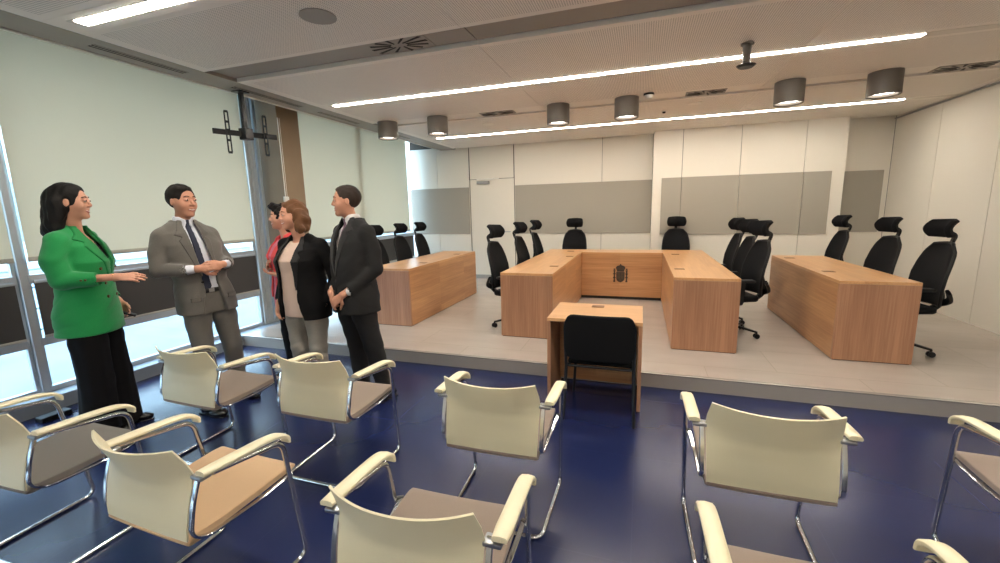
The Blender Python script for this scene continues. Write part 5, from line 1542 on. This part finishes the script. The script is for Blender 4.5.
# ---- woman in the coral jacket, mostly hidden behind the previous one
def woman_coral():
    rz = heading(-.42, -.90); loc = (-3.282, 3.250, 0)
    hc = (.005, .02, 1.61); ha = math.radians(-12); hs = .95
    neck = (.0, -.02, 1.41)
    T = [(.72, 0, 0, .170, .135), (.90, 0, 0, .172, .135), (1.05, 0, .0, .155, .12), (1.15, 0, .01, .152, .12), (1.25, 0, .02, .158, .13), (1.34, 0, .0, .155, .10), (1.40, 0, -.02, .09, .065), (1.44, 0, -.02, .05, .05)]
    shR, shL = (.17, -.03, 1.370), (-.17, -.03, 1.370)
    elR, elL = (.215, -.02, 1.08), (-.21, -.03, 1.08)
    wrR, wrL = (.085, .150, 1.13), (-.08, .14, 1.08)
    hips = [(.08, 0, .88), (-.08, 0, .88)]; kn = [(.085, .02, .47), (-.085, .01, .47)]; an = [(.085, 0, .08), (-.085, -.01, .08)]
    def parts(P):
        t = np.maximum(loft(P, shifted(T, -.02)), .90-P[:, 2])
        arms = smin(chain(P, [shR, elR, wrR], [.040, .032, .022]), chain(P, [shL, elL, wrL], [.040, .032, .022]), .001)
        h1 = hand_sdf(P, wrR, (-.6, .3, .5), (-.6, -.3, .2), -1, .7, .06, .9, .5)
        h2 = hand_sdf(P, wrL, (.6, .5, .1), (.1, -.3, .9), 1, .6, .05, .9, .5)
        return su(.02, t, arms, legs_skin(P, hips, kn, an), np.minimum(h1, h2))
    o = body_mesh('person', hc, ha, hs, neck, parts, loc, rz, 'skin_w', .94)
    tag(o, 'woman in coral red jacket mostly hidden behind the woman in black', 'person', 'people talking by the windows')
    eyes(o, hc, ha, hs, 'hair_dark')
    def hair(P):
        q = rotz(P, hc, ha)/hs
        f = su(.02, ell(q, (0, -.020, .040), (.090, .105, .098)), ell(q, (0, .055, .105), (.055, .045, .040)), ell(q, (0, -.10, .03), (.065, .06, .06)))
        f = smax(f, -ell(q, (0, .106, -.018), (.070, .082, .102)), .012)
        f = smax(f, -.09-q[:, 2], .01)
        f = f+.009*np.sin(q[:, 2]*95+q[:, 0]*60)*np.sin(q[:, 0]*85+q[:, 1]*75)
        return f*hs
    sdf_obj('hair', hair, (-.15, -.2, 1.47), (.15, .16, 1.80), .006, SK['hair_dark'], o)
    def trs(P):
        a = chain(P, [(.08, 0, .86), kn[0], (.085, 0, .08)], [.10, .075, .066], .02)
        b = chain(P, [(-.08, 0, .86), kn[1], (-.085, -.01, .08)], [.10, .075, .066], .02)
        f = smin(smin(a, b, .015), loft(P, [(.76, 0, 0, .16, .12), (.98, 0, 0, .15, .115)]), .03)+folds(P, .004, 40, 20)
        return np.maximum(np.maximum(f, .06-P[:, 2]), P[:, 2]-.98)
    sdf_obj('trousers', trs, (-.27, -.2, .04), (.27, .2, 1.0), .009, SK['blacktrs'], o, 2)
    shoe(o, .085, -.01, 0, -.1, width=.042); shoe(o, -.085, -.02, 0, .1, width=.042)
    tun = lambda P: np.maximum(np.maximum(smax(loft(P, [(z, cx, cy, a+.006, b+.006) for z, cx, cy, a, b in T])+folds(P, .003, 30, 30), -cap(P, (0, 0, 1.44), (0, .04, 1.5), .06, .08), .01), P[:, 2]-1.40), .735-P[:, 2])
    sdf_obj('tunic', tun, (-.22, -.2, .72), (.22, .2, 1.44), .008, SK['pink'], o)
    J = [(z, cx, cy, a+.026, b+.022) for z, cx, cy, a, b in T if z > .8]
    J = [(.84, 0, 0, .198, .158)]+J
    jb = lambda P: su(.035, loft(P, J), cap(P, shR, (.05, -.03, 1.425), .05, .045), cap(P, shL, (-.05, -.03, 1.425), .05, .045))
    cR, cL = (.120, .100, 1.12), (-.12, .085, 1.08)
    def jacket(P):
        t = jb(P)
        op = np.maximum(poly2(P[:, 0], P[:, 2], [(.05, 1.46), (.06, 1.36), (.03, 1.15), (.05, .8), (-.05, .8), (-.03, 1.15), (-.06, 1.36), (-.05, 1.46)]), -(P[:, 1]-.02))
        t = smax(t, -op, .008)
        t = np.maximum(t, -su(.03, loft(P, [(z, cx, cy, a+.01, b+.01) for z, cx, cy, a, b in T]), cap(P, (0, -.02, 1.38), (0, 0, 1.55), .066, .066)))
        s = smin(chain(P, [shR, elR, cR], [.066, .058, .044], .010), chain(P, [shL, elL, cL], [.066, .058, .044], .010), .001)
        f = smin(s, t, .02)+folds(P, .0038, 40, 26)
        return np.maximum(np.maximum(f, -np.minimum(cap(P, cR, (.09, .2, 1.12), .032), cap(P, cL, (-.06, .2, 1.08), .032))), .845-P[:, 2])
    sdf_obj('jacket', jacket, (-.32, -.22, .82), (.32, .24, 1.5), .007, SK['coral'], o, 1)
    return o
woman_coral()

for ch in list(COL.objects):
    if ch.type == 'MESH' and len(ch.data.materials) == 0:
        ch.data.materials.append(M['grey_plastic'])
